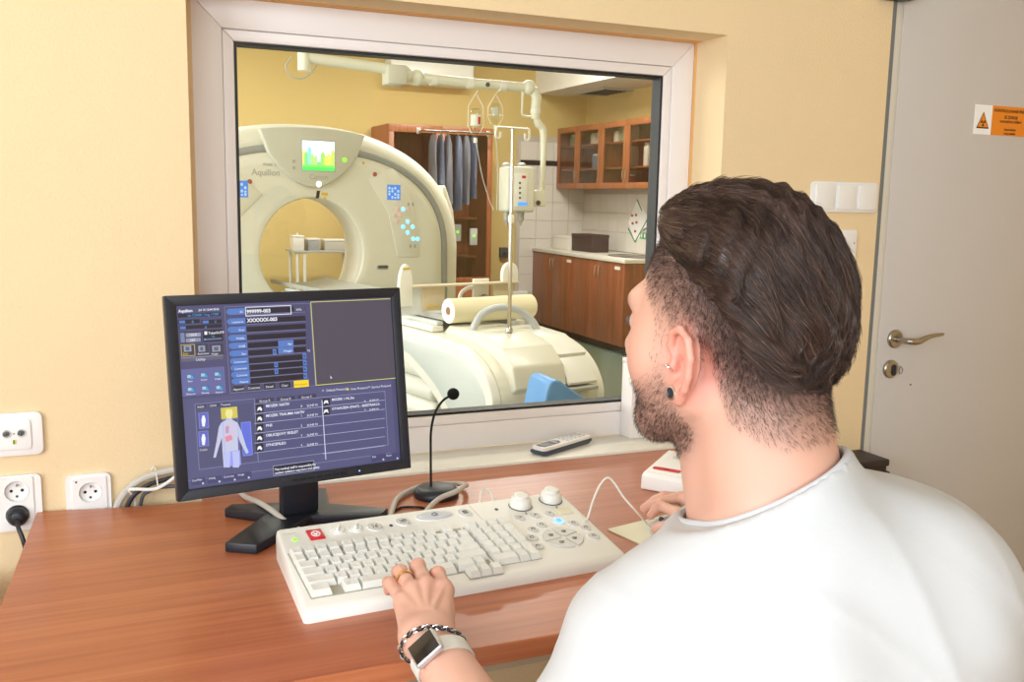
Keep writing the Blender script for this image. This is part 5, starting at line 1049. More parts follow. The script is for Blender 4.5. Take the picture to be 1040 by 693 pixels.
b_ = at(305, 236, 1, ty+.1); t = thing('green_bottle', 'tiny green bottle standing behind the white box on the trolley', 'bottle', (b_[0], ty+.25, s0[2])); B().lathe([(.018, .0005), (.018, .09), (.008, .11), (.008, .14)], (b_[0], ty+.25, s0[2]), (0, 0, 1), 14).build('body', 'sticker_green', t, True); B().cyl((b_[0], ty+.25, s0[2]+.1405), (b_[0], ty+.25, s0[2]+.16), .01, n=10).build('cap', 'ct_white', t, True)

# ================================================================== THE MAN AT THE DESK
def sm(a, b, k):
    h = np.clip(.5+.5*(b-a)/k, 0, 1); return b*(1-h)+a*h-k*h*(1-h)
def smx(a, b, k): return -sm(-a, -b, k)
def s_ell(q, c, r):
    r = np.asarray(r, np.float32); d = (q-np.asarray(c, np.float32))/r; k0 = np.sqrt((d*d).sum(-1))+1e-9; k1 = np.sqrt(((d/r)**2).sum(-1))+1e-9
    return k0*(k0-1)/k1
def s_cap(q, a, b, ra, rb):
    a = np.asarray(a, np.float32); b = np.asarray(b, np.float32); ab = b-a; h = np.clip(((q-a)@ab)/max(1e-9, float(ab@ab)), 0, 1)
    return np.linalg.norm(q-a-h[:, None]*ab, axis=1)-(ra+(rb-ra)*h)
def chain(q, pts, rs, k=.004):
    d = None
    for i in range(len(pts)-1):
        e = s_cap(q, pts[i], pts[i+1], rs[i], rs[i+1]); d = e if d is None else sm(d, e, k)
    return d
def surface_nets(sdf, lo, hi, h, Bk=8, slack=1.5):
    lo = np.array(lo, float); nb_ = np.ceil((np.array(hi)-lo)/(h*Bk)).astype(int)
    I = np.stack(np.meshgrid(*[np.arange(n) for n in nb_], indexing='ij'), -1).reshape(-1, 3)
    ctr = (lo+(I+.5)*Bk*h).astype(np.float32); d = np.concatenate([sdf(ctr[i:i+20000]) for i in range(0, len(ctr), 20000)])
    I = I[np.abs(d) < Bk*h*.87*slack]
    g = np.stack(np.meshgrid(*[np.arange(Bk+1)]*3, indexing='ij'), -1).reshape(-1, 3)
    N = int(nb_.max()*Bk+4); keyf = lambda c: ((c[..., 0].astype(np.int64)+1)*N+(c[..., 1]+1))*N+(c[..., 2]+1)
    order = np.lexsort((I[:, 2]//4, I[:, 1]//4, I[:, 0]//4)); I = I[order]
    CK, CP, Q = [], [], []
    off = np.stack(np.meshgrid([0, 1], [0, 1], [0, 1], indexing='ij'), -1).reshape(-1, 3)
    E = [(a, b) for a in range(8) for b in range(a+1, 8) if np.abs(off[a]-off[b]).sum() == 1]
    for s0 in range(0, len(I), 60):
        J = I[s0:s0+60]; gi = J[:, None, :]*Bk+g[None]; P = (lo+gi*h).astype(np.float32)
        D = sdf(P.reshape(-1, 3)).reshape(len(J), Bk+1, Bk+1, Bk+1); S = D < 0
        cnt = sum(S[:, o[0]:o[0]+Bk, o[1]:o[1]+Bk, o[2]:o[2]+Bk].astype(np.int8) for o in off); act = np.argwhere((cnt > 0) & (cnt < 8))
        if len(act) == 0: continue
        cv = np.stack([D[act[:, 0], act[:, 1]+o[0], act[:, 2]+o[1], act[:, 3]+o[2]] for o in off], 1)
        acc = np.zeros((len(act), 3)); n_ = np.zeros(len(act))
        for a, b in E:
            m = (cv[:, a] < 0) != (cv[:, b] < 0); t = np.where(m, cv[:, a]/(cv[:, a]-cv[:, b]+1e-12), 0); acc += m[:, None]*(off[a]+t[:, None]*(off[b]-off[a])); n_ += m
        ci = J[act[:, 0]]*Bk+act[:, 1:]; CK.append(keyf(ci)); CP.append(lo+(ci+acc/n_[:, None])*h)
        for ax in range(3):
            sl = [slice(None)]+[slice(0, Bk)]*3; sh = list(sl); sh[ax+1] = slice(1, Bk+1)
            s0_, s1_ = S[tuple(sl)], S[tuple(sh)]; e = np.argwhere(s0_ != s1_)
            if len(e) == 0: continue
            flip = s0_[tuple(e.T)]; c = J[e[:, 0]]*Bk+e[:, 1:]; u, v = (ax+1) % 3, (ax+2) % 3; du = np.zeros(3, int); du[u] = 1; dv = np.zeros(3, int); dv[v] = 1
            q = np.stack([keyf(c), keyf(c-du), keyf(c-du-dv), keyf(c-dv)], 1); q[~flip] = q[~flip][:, ::-1]; Q.append(q)
    CK = np.concatenate(CK); CP = np.concatenate(CP); Q = np.concatenate(Q)
    o = np.argsort(CK); CK, CP = CK[o], CP[o]; ix = np.searchsorted(CK, Q); ix = np.clip(ix, 0, len(CK)-1); ok = (CK[ix] == Q).all(1)
    return CP, ix[ok]
def np_mesh(name, V, Fq):
    me = bpy.data.meshes.new(name); nf = len(Fq); k = Fq.shape[1]
    me.vertices.add(len(V)); me.vertices.foreach_set('co', np.asarray(V, np.float32).ravel())
    me.loops.add(nf*k); me.loops.foreach_set('vertex_index', np.asarray(Fq, np.int32).ravel())
    me.polygons.add(nf); me.polygons.foreach_set('loop_start', np.arange(nf, dtype=np.int32)*k)
    me.polygons.foreach_set('use_smooth', np.ones(nf, bool)); me.update(calc_edges=True); me.validate(); return me
def vcol(me, cols):
    ca = me.color_attributes.new('Col', 'FLOAT_COLOR', 'POINT'); a = np.ones((len(cols), 4), np.float32); a[:, :3] = cols; ca.data.foreach_set('color', a.ravel())
# head frame
haz, hp, hrl, HS = R(-17.5), R(-.5), R(-5.0), 1.09; HC = np.array([.613, -1.174, 1.235])
hf = np.array([math.sin(haz)*math.cos(hp), math.cos(haz)*math.cos(hp), -math.sin(hp)]); hl = np.cross([0, 0, 1], hf); hl /= np.linalg.norm(hl); hu = np.cross(hf, hl)
hl, hu = math.cos(hrl)*hl+math.sin(hrl)*hu, -math.sin(hrl)*hl+math.cos(hrl)*hu
HR = np.stack([hl, hf, hu]).astype(np.float32)
def to_h(P): return ((P-HC.astype(np.float32))@HR.T)/HS
def from_h(q): return np.asarray(q)@HR*HS+HC
def mir(q): m = q.copy(); m[:, 0] = np.abs(m[:, 0]); return m
# ear frame (in mirrored head coordinates)
en = np.array([.955, .28, .05]); en /= np.linalg.norm(en); ev = np.array([.0, -.20, .98]); ev -= en*(ev@en); ev /= np.linalg.norm(ev); ee = np.cross(ev, en); ee /= np.linalg.norm(ee)
if ee[1] < 0: ee = -ee
EC = np.array([.0735, -.006, -.018]); ER = np.stack([ee, ev, en]).astype(np.float32)
def ear_pt(e, v, n): return EC+e*1.16*ee+v*ev+n*en
def sdf_ear(m):
    q = (m-EC.astype(np.float32))@ER.T; q[:, 0] /= 1.16
    d = s_ell(q, (-.003, .003, .0), (.0165, .031, .0050))
    d = sm(d, s_cap(q, (.006, .006, -.010), (.004, -.016, -.008), .011, .010), .006)
    d = smx(d, -s_ell(q, (.003, -.006, .0100), (.0095, .0140, .0150)), .002)
    d = smx(d, -s_ell(q, (-.004, .019, .0085), (.0085, .0115, .0070)), .002)
    rim = [(.010, .002, .004), (.0155, .012, .006), (.0135, .026, .008), (.002, .0345, .010), (-.012, .030, .0115), (-.0195, .016, .0125), (-.0200, -.002, .0120), (-.0155, -.017, .0100), (-.008, -.027, .0065)]
    d = sm(d, chain(q, rim, [.0030, .0034, .0036, .0037, .0037, .0037, .0036, .0036, .004], .002), .0018)
    d = sm(d, chain(q, [(-.001, .022, .004), (-.0095, .010, .0065), (-.0100, -.007, .0070), (-.003, -.0195, .006)], [.0026, .0030, .0030, .0036], .002), .002)
    d = sm(d, s_ell(q, (.0095, -.006, .0045), (.004, .006, .005)), .003)
    return sm(d, s_ell(q, (-.001, -.0295, .0045), (.0105, .0110, .0052)), .005)
def sdf_head(P):
    q = to_h(P); m = mir(q)
    d = sm(s_ell(m, (0, -.012, .043), (.0765, .091, .087)), s_ell(m, (0, -.060, -.008), (.056, .044, .058)), .03)
    d = sm(d, s_ell(m, (0, .040, -.020), (.064, .062, .088)), .03)
    d = sm(d, s_ell(m, (.036, .040, -.030), (.036, .044, .042)), .025)
    d = sm(d, s_cap(m, (.054, -.002, -.052), (.026, .068, -.096), .021, .022), .025)
    d = sm(d, s_ell(m, (0, .078, -.098), (.028, .024, .023)), .02)
    d = sm(d, s_cap(m, (0, .094, .034), (.040, .080, .030), .012, .011), .014)
    d = smx(d, -s_ell(m, (.033, .111, .006), (.020, .022, .015)), .012)
    d = sm(d, s_ell(m, (.032, .081, .006), (.0150, .0140, .0135)), .004)
    d = sm(d, chain(m, [(0, .096, .024), (0, .111, -.010), (0, .121, -.029)], [.0085, .0098, .0118], .006), .010)
    d = sm(d, s_ell(m, (.0125, .110, -.033), (.009, .012, .009)), .006)
    d = smx(d, -s_ell(m, (.0075, .116, -.0425), (.004, .006, .004)), .003)
    d = sm(d, s_cap(m, (0, .1035, -.0620), (.020, .0930, -.066), .0070, .0045), .006)
    d = sm(d, s_cap(m, (0, .1015, -.0745), (.018, .0930, -.072), .0080, .0050), .005)
    return sm(d, sdf_ear(m), .006)*HS
NB = np.array([.642, -1.226, 1.050])
h0_ = from_h([(0, -.030, -.045), (0, -.046, -.060), (0, .02, -.085)])
def sdf_neck(P):
    d = s_cap(P, h0_[0], NB, .063, .067); d = sm(d, s_cap(P, h0_[1], NB+np.array([.008, -.010, .0]), .053, .061), .03)
    return sm(d, s_cap(P, h0_[2], NB+np.array([-.005, .055, -.04]), .041, .050), .03)
# skeleton of the upper body
SHL, SHR = np.array([.534, -1.180, .890]), np.array([.826, -1.238, .952])
ELL, ELR = np.array([.415, -1.150, .705]), np.array([1.020, -.975, .805])
WRL = at(434, 646, 2, .797); WRR = np.array([1.052, -.632, .795])
def torso(P, e=0.0, k=.05):
    d = s_ell(P, (.683, -1.245, .86), (.195+e, .130+e, .215+e))
    d = sm(d, s_cap(P, SHL, SHR, .077+e, .080+e), k)
    d = sm(d, s_cap(P, NB+np.array([.0, -.015, -.045]), SHL+np.array([0, 0, .010]), .056+e, .062+e), k); d = sm(d, s_cap(P, NB+np.array([.01, -.02, -.035]), SHR+np.array([0, 0, .012]), .066+e, .066+e), k)
    d = sm(d, s_ell(P, (.64, -1.305, .93), (.10+e, .065+e, .12+e)), k); d = sm(d, s_ell(P, (.765, -1.325, .93), (.10+e, .065+e, .12+e)), k)
    d = sm(d, s_ell(P, (.70, -1.275, .66), (.185+e, .150+e, .20+e)), k)
    return sm(d, s_ell(P, (.71, -1.30, .545), (.19+e, .16+e, .11+e)), k)
def wr_frame(w, e):
    a = (e-w)/np.linalg.norm(e-w); n = np.array([0, 0, 1.])-a*a[2]; n /= np.linalg.norm(n); return a, n, np.cross(a, n)
aL, nL, tL = wr_frame(WRL, ELL); aR, nR, tR = wr_frame(WRR, ELR)
nL = nL*math.cos(R(-10))+tL*math.sin(R(-10)); tL = np.cross(aL, nL)
def arm(P, S, E_, W_, t):
    d = s_cap(P, S, E_, .058, .047); f1 = W_+(E_-W_)*.55
    for s in (-1, 1): d = sm(d, chain(P, [W_+t*s*.0105, f1+t*s*.008, E_], [.0245, .036, .044], .01), .015)
    return d
# left hand resting on the keyboard
def atz(px, py, z): return at(px, py, 2, z)
Lpip = [atz(445, 583, .834), atz(424.5, 575, .838), atz(406.5, 581, .834), atz(396, 593, .824)]
Lmcp = [np.array(p) for p in ((.428, -.802, .826), (.406, -.792, .830), (.386, -.792, .826), (.369, -.800, .815))]
Ltip = [Lpip[0]+np.array([.008, .036, -.030]), Lpip[1]+np.array([.010, .042, -.034]), Lpip[2]+np.array([.006, .036, -.030]), Lpip[3]+np.array([.006, .030, -.024])]
Ldip = [(a*.45+b*.55)+np.array([0, .006, .006]) for a, b in zip(Lpip, Ltip)]
def finger(P, pts, rs): return chain(P, pts, rs, .004)
def hand_l(P):
    d = None
    for i, r in enumerate((.0100, .0104, .0100, .0090)):
        e = finger(P, [Lmcp[i], Lmcp[i]*.5+Lpip[i]*.5+np.array([0, 0, .001]), Lpip[i], Ldip[i], Ltip[i]], [r+.0012, r-.0006, r+.0006, r-.0012, r-.0022]); d = e if d is None else sm(d, e, .0016)
    w0, w1 = WRL+tL*.016, WRL-tL*.016
    for i, r in enumerate((.0140, .0140, .0135, .0128)):
        base = WRL+(-tL if (Lmcp[0]-WRL)@tL < 0 else tL)*(.018-.012*i); d = sm(d, s_cap(P, Lmcp[i]-np.array([0, 0, .004]), base-np.array([0, 0, .002]), r, .020), .010)
    for i in range(4):
        top_ = np.array([0, 0, .0085]); d = sm(d, s_ell(P, Lmcp[i]+np.array([0, .003, .0035]), (.0095, .0115, .0095)), .006)
        d = sm(d, s_cap(P, Lmcp[i]+top_, WRL+(Lmcp[i]-WRL)*.30+np.array([0, 0, .0175]), .0042, .0030), .005)
    th = [WRL+np.array([.030, .030, -.012]), np.array([.418, -.832, .800]), np.array([.432, -.785, .795]), np.array([.438, -.752, .792])]
    return sm(d, finger(P, th, [.016, .0135, .011, .009]), .008)
# right hand on the mouse
Rmcp = [np.array(p) for p in ((1.000, -.566, .806), (1.012, -.545, .812), (1.022, -.524, .808), (1.028, -.505, .799))]
Rpip = [atz(671, 513.5, .804), atz(692, 505, .813), np.array([.985, -.498, .808]), np.array([.998, -.482, .796])]
Rtip = [atz(661, 524, .790), np.array([.938, -.503, .791]), np.array([.958, -.478, .785]), np.array([.972, -.462, .778])]
Rmcp[0] = atz(690, 523, .802)
def hand_r(P):
    d = None
    for i, r in enumerate((.0100, .0105, .0100, .0090)):
        e = finger(P, [Rmcp[i], Rpip[i], (Rpip[i]+Rtip[i])/2+np.array([0, 0, .002]), Rtip[i]], [r+.001, r, r-.001, r-.002]); d = e if d is None else sm(d, e, .003)
    for i, r in enumerate((.014, .0145, .014, .013)): d = sm(d, s_cap(P, Rmcp[i]-np.array([0, 0, .003]), WRR+np.array([-.012+.008*i, .006, .0]), r, .020), .010)
    th = [WRR+np.array([-.022, .018, -.008]), np.array([1.010, -.607, .788]), atz(677, 536, .783), atz(666, 537.5, .776)]
    return sm(d, finger(P, th, [.017, .0135, .0115, .0095]), .008)
GRP = [(sdf_head, HC, .24), (sdf_neck, (HC+NB)/2, .24), (torso, np.array([.69, -1.25, .80]), .50), (lambda P: arm(P, SHL, ELL, WRL, tL), (SHL+WRL)/2, .36), (lambda P: arm(P, SHR, ELR, WRR, tR), (SHR+WRR)/2, .44), (hand_l, (WRL+Lpip[1])/2, .15), (hand_r, (WRR+Rpip[1])/2, .15)]
def body(P):
    c = P.mean(0); rad = np.sqrt(((P-c)**2).sum(1).max()); d = None
    for f, gc, gr in GRP:
        if np.linalg.norm(c-gc)-rad > gr+.05 and len(P) < 60000 and rad < .3: continue
        e = f(P); d = e if d is None else sm(d, e, .016)
    return d if d is not None else np.full(len(P), .2, np.float32)
pers = thing('person', 'man in a white t-shirt seated at the desk typing on the keyboard', 'person', (.70, -1.25, 0))
POFF = np.array([.70, -1.25, 0])
BV, BF = surface_nets(body, (.28, -1.56, .40), (1.16, -.42, 1.46), .0028)
me = np_mesh('body', BV-POFF, BF)
q = to_h(BV.astype(np.float32)); ax_ = np.abs(q[:, 0])
sg_ = lambda x, w: 1/(1+np.exp(-np.clip(x/w, -30, 30)))
def noise3(P, s): 
    P = P*s; return (np.sin(P[:, 0]*1.7+1.3*np.sin(P[:, 1]*2.1)+.3)*np.sin(P[:, 1]*1.9+1.1*np.sin(P[:, 2]*1.7))+np.sin(P[:, 2]*2.3+1.7*np.sin(P[:, 0]*1.3)))*.5
inhead = (np.abs(q).max(1) < .16)
ear_m = sg_(.0285-np.sqrt(((q[:, 1]+.010)/1.0)**2+((q[:, 2]+.018)/1.45)**2), .0022)*(ax_ > .058)
def scalp_mask(q):
    ax_ = np.abs(q[:, 0]); y, z = q[:, 1], q[:, 2]
    zlow = np.interp(y, [-.14, -.085, -.046, -.030, .020, .040, .056, .075, .095], [-.092, -.088, -.068, -.030, .018, .026, .050, .082, .100]).astype(np.float32)
    s = sg_(z-zlow, .005)*sg_(.088-y, .004)
    burn = sg_(.010-np.abs(y-.026), .0035)*sg_(z+.050, .008)*sg_(.05-z, .004)*(ax_ > .045)
    return np.maximum(s, burn*.9)
def beard_mask(q):
    ax_ = np.abs(q[:, 0]); y, z = q[:, 1], q[:, 2]
    line = np.interp(y, [.0, .02, .045, .07, .09, .13], [-.030, -.026, -.038, -.050, -.050, -.045]); lowl = np.interp(y, [-.02, .02, .06, .12], [-.095, -.120, -.142, -.150])
    return sg_(line-z, .006)*sg_(z-lowl, .006)*sg_(y-.004, .006)
ear_s = np.maximum(sg_(ax_-.0790, .0008)*(q[:, 1] < .05)*(q[:, 1] > -.06)*(q[:, 2] < .035), sg_(.0215-np.sqrt(((q[:, 1]+.004)/1.0)**2+((q[:, 2]+.016)/1.6)**2), .0022)*(ax_ > .058)); sc = scalp_mask(q)*(1-ear_s)*inhead; br = beard_mask(q)*(1-ear_m)*inhead
skin = np.array(lin((218, 168, 148))); pink = np.array(lin((222, 138, 124))); dark = np.array(lin((58, 42, 40))); lip = np.array(lin((196, 120, 112)))
n1 = noise3(BV, 260)*.5+.5; n2 = noise3(BV, 34)*.5+.5
col = skin[None]*(1-.06*n2[:, None])
pk = np.clip(ear_m*.55*inhead, 0, 1)+.22*sg_(.030-np.sqrt((ax_-.045)**2+(q[:, 1]-.07)**2+(q[:, 2]+.03)**2), .008)*inhead
hand_pk = .35*np.clip(sum(np.exp(-((BV-p)**2).sum(1)/(.012**2)) for p in Lpip+Rpip+Ltip+Rtip), 0, 1)+.18*np.clip(sum(np.exp(-((BV-p)**2).sum(1)/(.012**2)) for p in Lmcp), 0, 1)
pk = np.clip(pk+hand_pk, 0, 1)[:, None]; col = col*(1-pk)+pink*pk
lm = (sg_(.021-ax_, .002)*sg_(.0115-np.abs(q[:, 2]+.0685), .0015)*sg_(q[:, 1]-.092, .002)*inhead)[:, None]; col = col*(1-lm)+lip*lm
fade = 1-(1-.95*sg_(q[:, 2]-.030-.50*q[:, 1], .016))*(1-sg_(-.034-q[:, 1], .010)*(.20+.80*sg_(q[:, 2]+.048, .014))); fade = np.clip(.14+.86*fade, 0, 1)
hm = np.clip(sc*fade*.92*(.88+.24*n1), 0, 1)[:, None]; col = col*(1-hm)+dark*hm
bm_ = np.clip(br*(.30+.36*sg_(-.058-q[:, 2], .012))*(.55+.6*n1), 0, .85)[:, None]; col = col*(1-bm_)+dark*bm_
brow = (sg_(.0055-np.abs(q[:, 2]-.0315+.12*np.abs(ax_-.03)), .0012)*sg_(ax_-.010, .002)*sg_(.05-ax_, .002)*sg_(q[:, 1]-.07, .003)*inhead)[:, None]*.8; col = col*(1-brow)+dark*brow
vcol(me, col); M('skin', (226, 178, 160), .48, attr='Col', sss=.12, bump=(420, .12, .0008))
body_o = link('body', me, 'skin', pers, 0); me.polygons.foreach_set('use_smooth', np.ones(len(me.polygons), bool))
# eyes
M('eye_white', (235, 230, 225), .15)
for s in (-1, 1):
    c = from_h([(s*.032, .0835, .0055)])[0]-POFF; B().ell(c, (.0138, .0138, .0138), 16, 12).build('eyeball', 'eye_white', pers)
    p = from_h([(s*.033, .0965, .0050)])[0]-POFF; B().ell(p, (.0062, .0062, .0062), 12, 8).build('iris', 'print_dark', pers)

# ---- t-shirt
ARML, ARMR = (SHL, ELL), (SHR, ELR)
def folds(P):
    x, y, z = P[:, 0], P[:, 1], P[:, 2]
    w = .0035*np.sin(38*(x*.75+z*.65)+2.2*np.sin(9*y+7*z)+1.1)*np.exp(-((x-.60)/.13)**2-((z-.96)/.10)**2)
    w += .0030*np.sin(46*(z*.8-x*.5)+2.0*np.sin(11*x))*np.exp(-((x-.52)/.09)**2-((z-.84)/.10)**2)
    w += .0028*np.sin(34*(x-.25*z)+1.6*np.sin(13*z+5*x))*np.exp(-((x-.76)/.12)**2-((z-.90)/.14)**2)
    w += .0030*np.sin(52*(x*.45+z*.9)+1.5*np.sin(15*x))*np.exp(-((x-.87)/.08)**2-((z-.93)/.09)**2)
    w += .0016*np.sin(17*x+5)*np.sin(23*z+9*x)+.0009*np.sin(61*x+40*z+3*np.sin(20*y))
    def crease(u, v, fu, fv, ph, c, s): return (1-np.abs(np.sin(fu*u+fv*np.sin(6*v+ph)+ph)))**4*np.exp(-((P-np.array(c, np.float32))**2/np.array(s, np.float32)**2).sum(1))
    w -= .0042*crease(x*.62+z*.78, x-z, 33, 1.1, .4, (.56, -1.26, .95), (.13, .3, .10))
    w -= .0038*crease(x*.30-z*.95, x, 30, .9, 1.2, (.50, -1.18, .80), (.12, .3, .11))
    w -= .0034*crease(x*.90+z*.35, z, 29, 1.0, 2.2, (.72, -1.35, .95), (.14, .3, .12))
    w -= .0036*crease(x*.55+z*.83, x-z, 34, .8, .9, (.85, -1.28, .93), (.11, .3, .11))
    return w
HL = SHL+(ELL-SHL)*.80; aSL = (ELL-SHL)/np.linalg.norm(ELL-SHL); HRr = SHR+(ELR-SHR)*.62; aSR = (ELR-SHR)/np.linalg.norm(ELR-SHR)
NKN = np.array([-.378, .329, .865], np.float32); NKN /= np.linalg.norm(NKN); NKP = np.array([.637, -1.215, 1.0715], np.float32)
NKX = (h0_[0]-NB)/np.linalg.norm(h0_[0]-NB); NKA = NB+NKX*.30; NKB = NB-NKX*.06
def shirt(P):
    d = torso(P, .013, .06)
    e = s_cap(P, SHL, ELL, .083, .086); e = np.maximum(e, (P-HL)@aSL.astype(np.float32)); d = sm(d, e, .035)
    e = s_cap(P, SHR, ELR, .084, .074); e = np.maximum(e, (P-HRr)@aSR.astype(np.float32)); d = sm(d, e, .035)
    d = d+folds(P)
    tb = np.maximum(sdf_neck(P)-.0125, (P-NKP)@NKN); d = sm(d, tb, .030)
    d = np.maximum(d, .50-P[:, 2])
    return smx(smx(d, (P-NKP)@NKN-.020*np.clip((np.linalg.norm(P-NKP, axis=1)-.09)/.05, 0, 5), .004), -(sdf_neck(P)-.0045), .003)
SVv, SF = surface_nets(shirt, (.28, -1.56, .45), (1.16, -.85, 1.20), .0058)
M('shirt_white', (200, 201, 204), .85, bump=(260, .12, .001))
link('t_shirt', np_mesh('t_shirt', SVv-POFF, SF), 'shirt_white', pers, 0)['label'] = 'plain white cotton t-shirt'
# collar rib: ring where the shirt meets the neck
e1 = np.cross(NKX, [0, 0, 1]); e1 /= np.linalg.norm(e1); e2 = np.cross(NKX, e1); rp = []
for a in np.linspace(0, 2*PI, 56, endpoint=False):
    dd_ = e1*math.cos(a)+e2*math.sin(a); lo_, hi_ = .02, .14
    for _ in range(22):
        mid = (lo_+hi_)/2; d_ = dd_*mid; t_ = ((NKP-NB-d_)@NKN)/(NKX@NKN)
        if sdf_neck((NB+NKX*t_+d_)[None].astype(np.float32))[0] < .0080: lo_ = mid
        else: hi_ = mid
    rp.append((Vector(NB+NKX*t_+d_-POFF), Vector(dd_)))
b = B()
for k in range(3): b.tube([p+Vector(NKX)*(-.0005-.0052*k)+d_*(.0012*k) for p, d_ in rp], .0043, 8, closed=True)
b.build('collar', 'shirt_white', pers, smooth=60)
# ---- trousers and shoes (under the desk)
HPL, HPR, KNL, KNR = np.array([.62, -1.28, .53]), np.array([.80, -1.29, .53]), np.array([.54, -.92, .56]), np.array([.84, -.90, .56]); FTL, FTR = np.array([.52, -.86, .09]), np.array([.86, -.84, .09])
def trousers(P):
    d = s_ell(P, (.71, -1.30, .545), (.205, .175, .12))
    for a, b_, c in ((HPL, KNL, FTL), (HPR, KNR, FTR)): d = sm(d, chain(P, [a, b_, c], [.095, .076, .058], .03), .04)
    return np.maximum(d+.003*np.sin(40*P[:, 1]+20*P[:, 2]), .075-P[:, 2])
TV, TF = surface_nets(trousers, (.40, -1.54, .05), (1.0, -.72, .70), .011)
M('trouser_white', (228, 230, 234), .85); link('trousers', np_mesh('trousers', TV-POFF, TF), 'trouser_white', pers, 0)
for f_ in (FTL, FTR):
    sv, sf_ = surface_nets(lambda P: np.maximum(sm(s_ell(P, f_+np.array([0, .07, -.035]), (.048, .14, .05)), s_ell(P, f_+np.array([0, -.01, .0]), (.045, .06, .055)), .03), .002-P[:, 2]), f_-.2, f_+.25, .008)
    link('shoe', np_mesh('shoe', sv-POFF, sf_), 'white_plastic', pers, 0)
# stool
st = thing('swivel_stool', 'round black swivel stool the man sits on', 'stool', (.71, -1.30, 0))
B().lathe([(.14, .365), (.19, .37), (.20, .385), (.20, .405), (.185, .418), (.10, .422)], (0, 0, 0), (0, 0, 1), 36).build('seat', 'black_plastic', st)
B().cyl((0, 0, .07), (0, 0, .365), .028, n=20).build('column', 'chrome', st)
for k in range(5):
    a = 2*PI*k/5; leg = B().tube([(.02*math.cos(a), .02*math.sin(a), .085), (.26*math.cos(a), .26*math.sin(a), .065)], [.022, .014], 10).build('leg', 'chrome', st); B().lathe([(.024, -.012), (.026, 0), (.024, .012)], (.26*math.cos(a), .26*math.sin(a), .0262), (-math.sin(a), math.cos(a), 0), 16).build('castor', 'black_plastic', st).parent = leg

# ---- hair: a combed-back mass with separate strands, clipped sides, beard
def hairline_z(y): return np.interp(y, [-.15, -.105, -.075, -.04, .0, .05, .088, .11], [-.095, -.085, -.040, .030, .064, .082, .094, .100]).astype(np.float32)
def hair_vol(q):
    m = mir(q); d = sm(s_ell(m, (0, -.012, .043), (.0765, .091, .087)), s_ell(m, (0, -.060, -.008), (.056, .044, .058)), .03); y, z = q[:, 1], q[:, 2]
    u_ = np.clip((z-hairline_z(y)+.004)/(.050+.055*np.clip((-.03-y)/.05, 0, 1)), 0, 1); u_ = u_*u_*(3-2*u_)
    d = d-u_*(.0125+.007*np.exp(-((y-.045)/.035)**2-((z-.115)/.035)**2)+.004*np.exp(-((y+.07)/.04)**2)+.003*noise3(q, 26))+.004*(1-u_)
    ph = q[:, 0]*190+26*np.sin(q[:, 1]*24+q[:, 2]*13)*.35+6*np.sin(q[:, 1]*11+1)
    d = d+.0016*np.sin(ph)+.0012*np.sin(q[:, 0]*420+q[:, 2]*160+9*np.sin(q[:, 1]*30))
    return smx(d, (hairline_z(q[:, 1])-q[:, 2])*.75, .006)
hv, hfq = surface_nets(lambda P: hair_vol(to_h(P))*HS, HC-.20, HC+.22, .0036)
hq = to_h(hv.astype(np.float32))
hc = np.array(lin((56, 40, 35)))*(.8+.35*noise3(hq, 160)[:, None]*.5+.2)
mh = np_mesh('hair', hv-POFF, hfq); vcol(mh, np.clip(hc, 0, 1)); M('hair_mat', (58, 42, 36), .34, attr='Col', spec=.45)
hair = link('hair', mh, 'hair_mat', pers, 0); hair['label'] = 'dark brown hair combed back from the forehead'
def strands(name, paths, rad, cols, parent, lab=None, nside=3):
    """paths (N, K, 3) -> one mesh of tapering strands"""
    N, K, _ = paths.shape; T = np.gradient(paths, axis=1); T /= np.linalg.norm(T, axis=2, keepdims=True)+1e-9
    up = np.array([.31, .52, .79]); n = np.cross(T, up); n /= np.linalg.norm(n, axis=2, keepdims=True)+1e-9; bn = np.cross(T, n)
    r = np.asarray(rad)[..., None]*np.linspace(1, .25, K)[None]; an_ = np.arange(nside)*2*PI/nside
    V = paths[:, :, None, :]+r[:, :, None, None]*(np.cos(an_)[None, None, :, None]*n[:, :, None, :]+np.sin(an_)[None, None, :, None]*bn[:, :, None, :])
    V = V.reshape(-1, 3); base = (np.arange(N)*K*nside)[:, None, None]; k = np.arange(K-1)[None, :, None]*nside; j = np.arange(nside)[None, None]; j2 = (j+1) % nside
    F = np.stack([base+k+j, base+k+j2, base+k+nside+j2, base+k+nside+j], -1).reshape(-1, 4)
    me = np_mesh(name, V-POFF, F); vcol(me, np.repeat(cols, K*nside, axis=0)); o = link(name, me, 'hair_mat', parent, 0); o['kind'] = 'stuff'
    if lab: o['label'] = lab
    return o
def grad(f, q, e=.0015):
    g = np.stack([f(q+np.eye(3, dtype=np.float32)[i]*e)-f(q-np.eye(3, dtype=np.float32)[i]*e) for i in range(3)], 1); return g/(np.linalg.norm(g, axis=1, keepdims=True)+1e-9)
ok = np.where((hq[:, 2] > hairline_z(hq[:, 1])+.002))[0]
NS = 12000; rt = hq[rng.choice(ok, NS)].astype(np.float32)+rng.normal(0, .0012, (NS, 3)).astype(np.float32)
L_ = rng.uniform(.035, .075, NS).astype(np.float32); K_ = 8; p = rt.copy(); path = []; lift = (0.0004+.0075*np.clip(noise3(rt, 75)+.2, 0, 1)*rng.uniform(.5, 1, NS)).astype(np.float32)
cl = np.floor(rng.uniform(0, 90, NS)); wob = (rng.normal(0, .07, NS)+.42*noise3(rt, 48)).astype(np.float32)
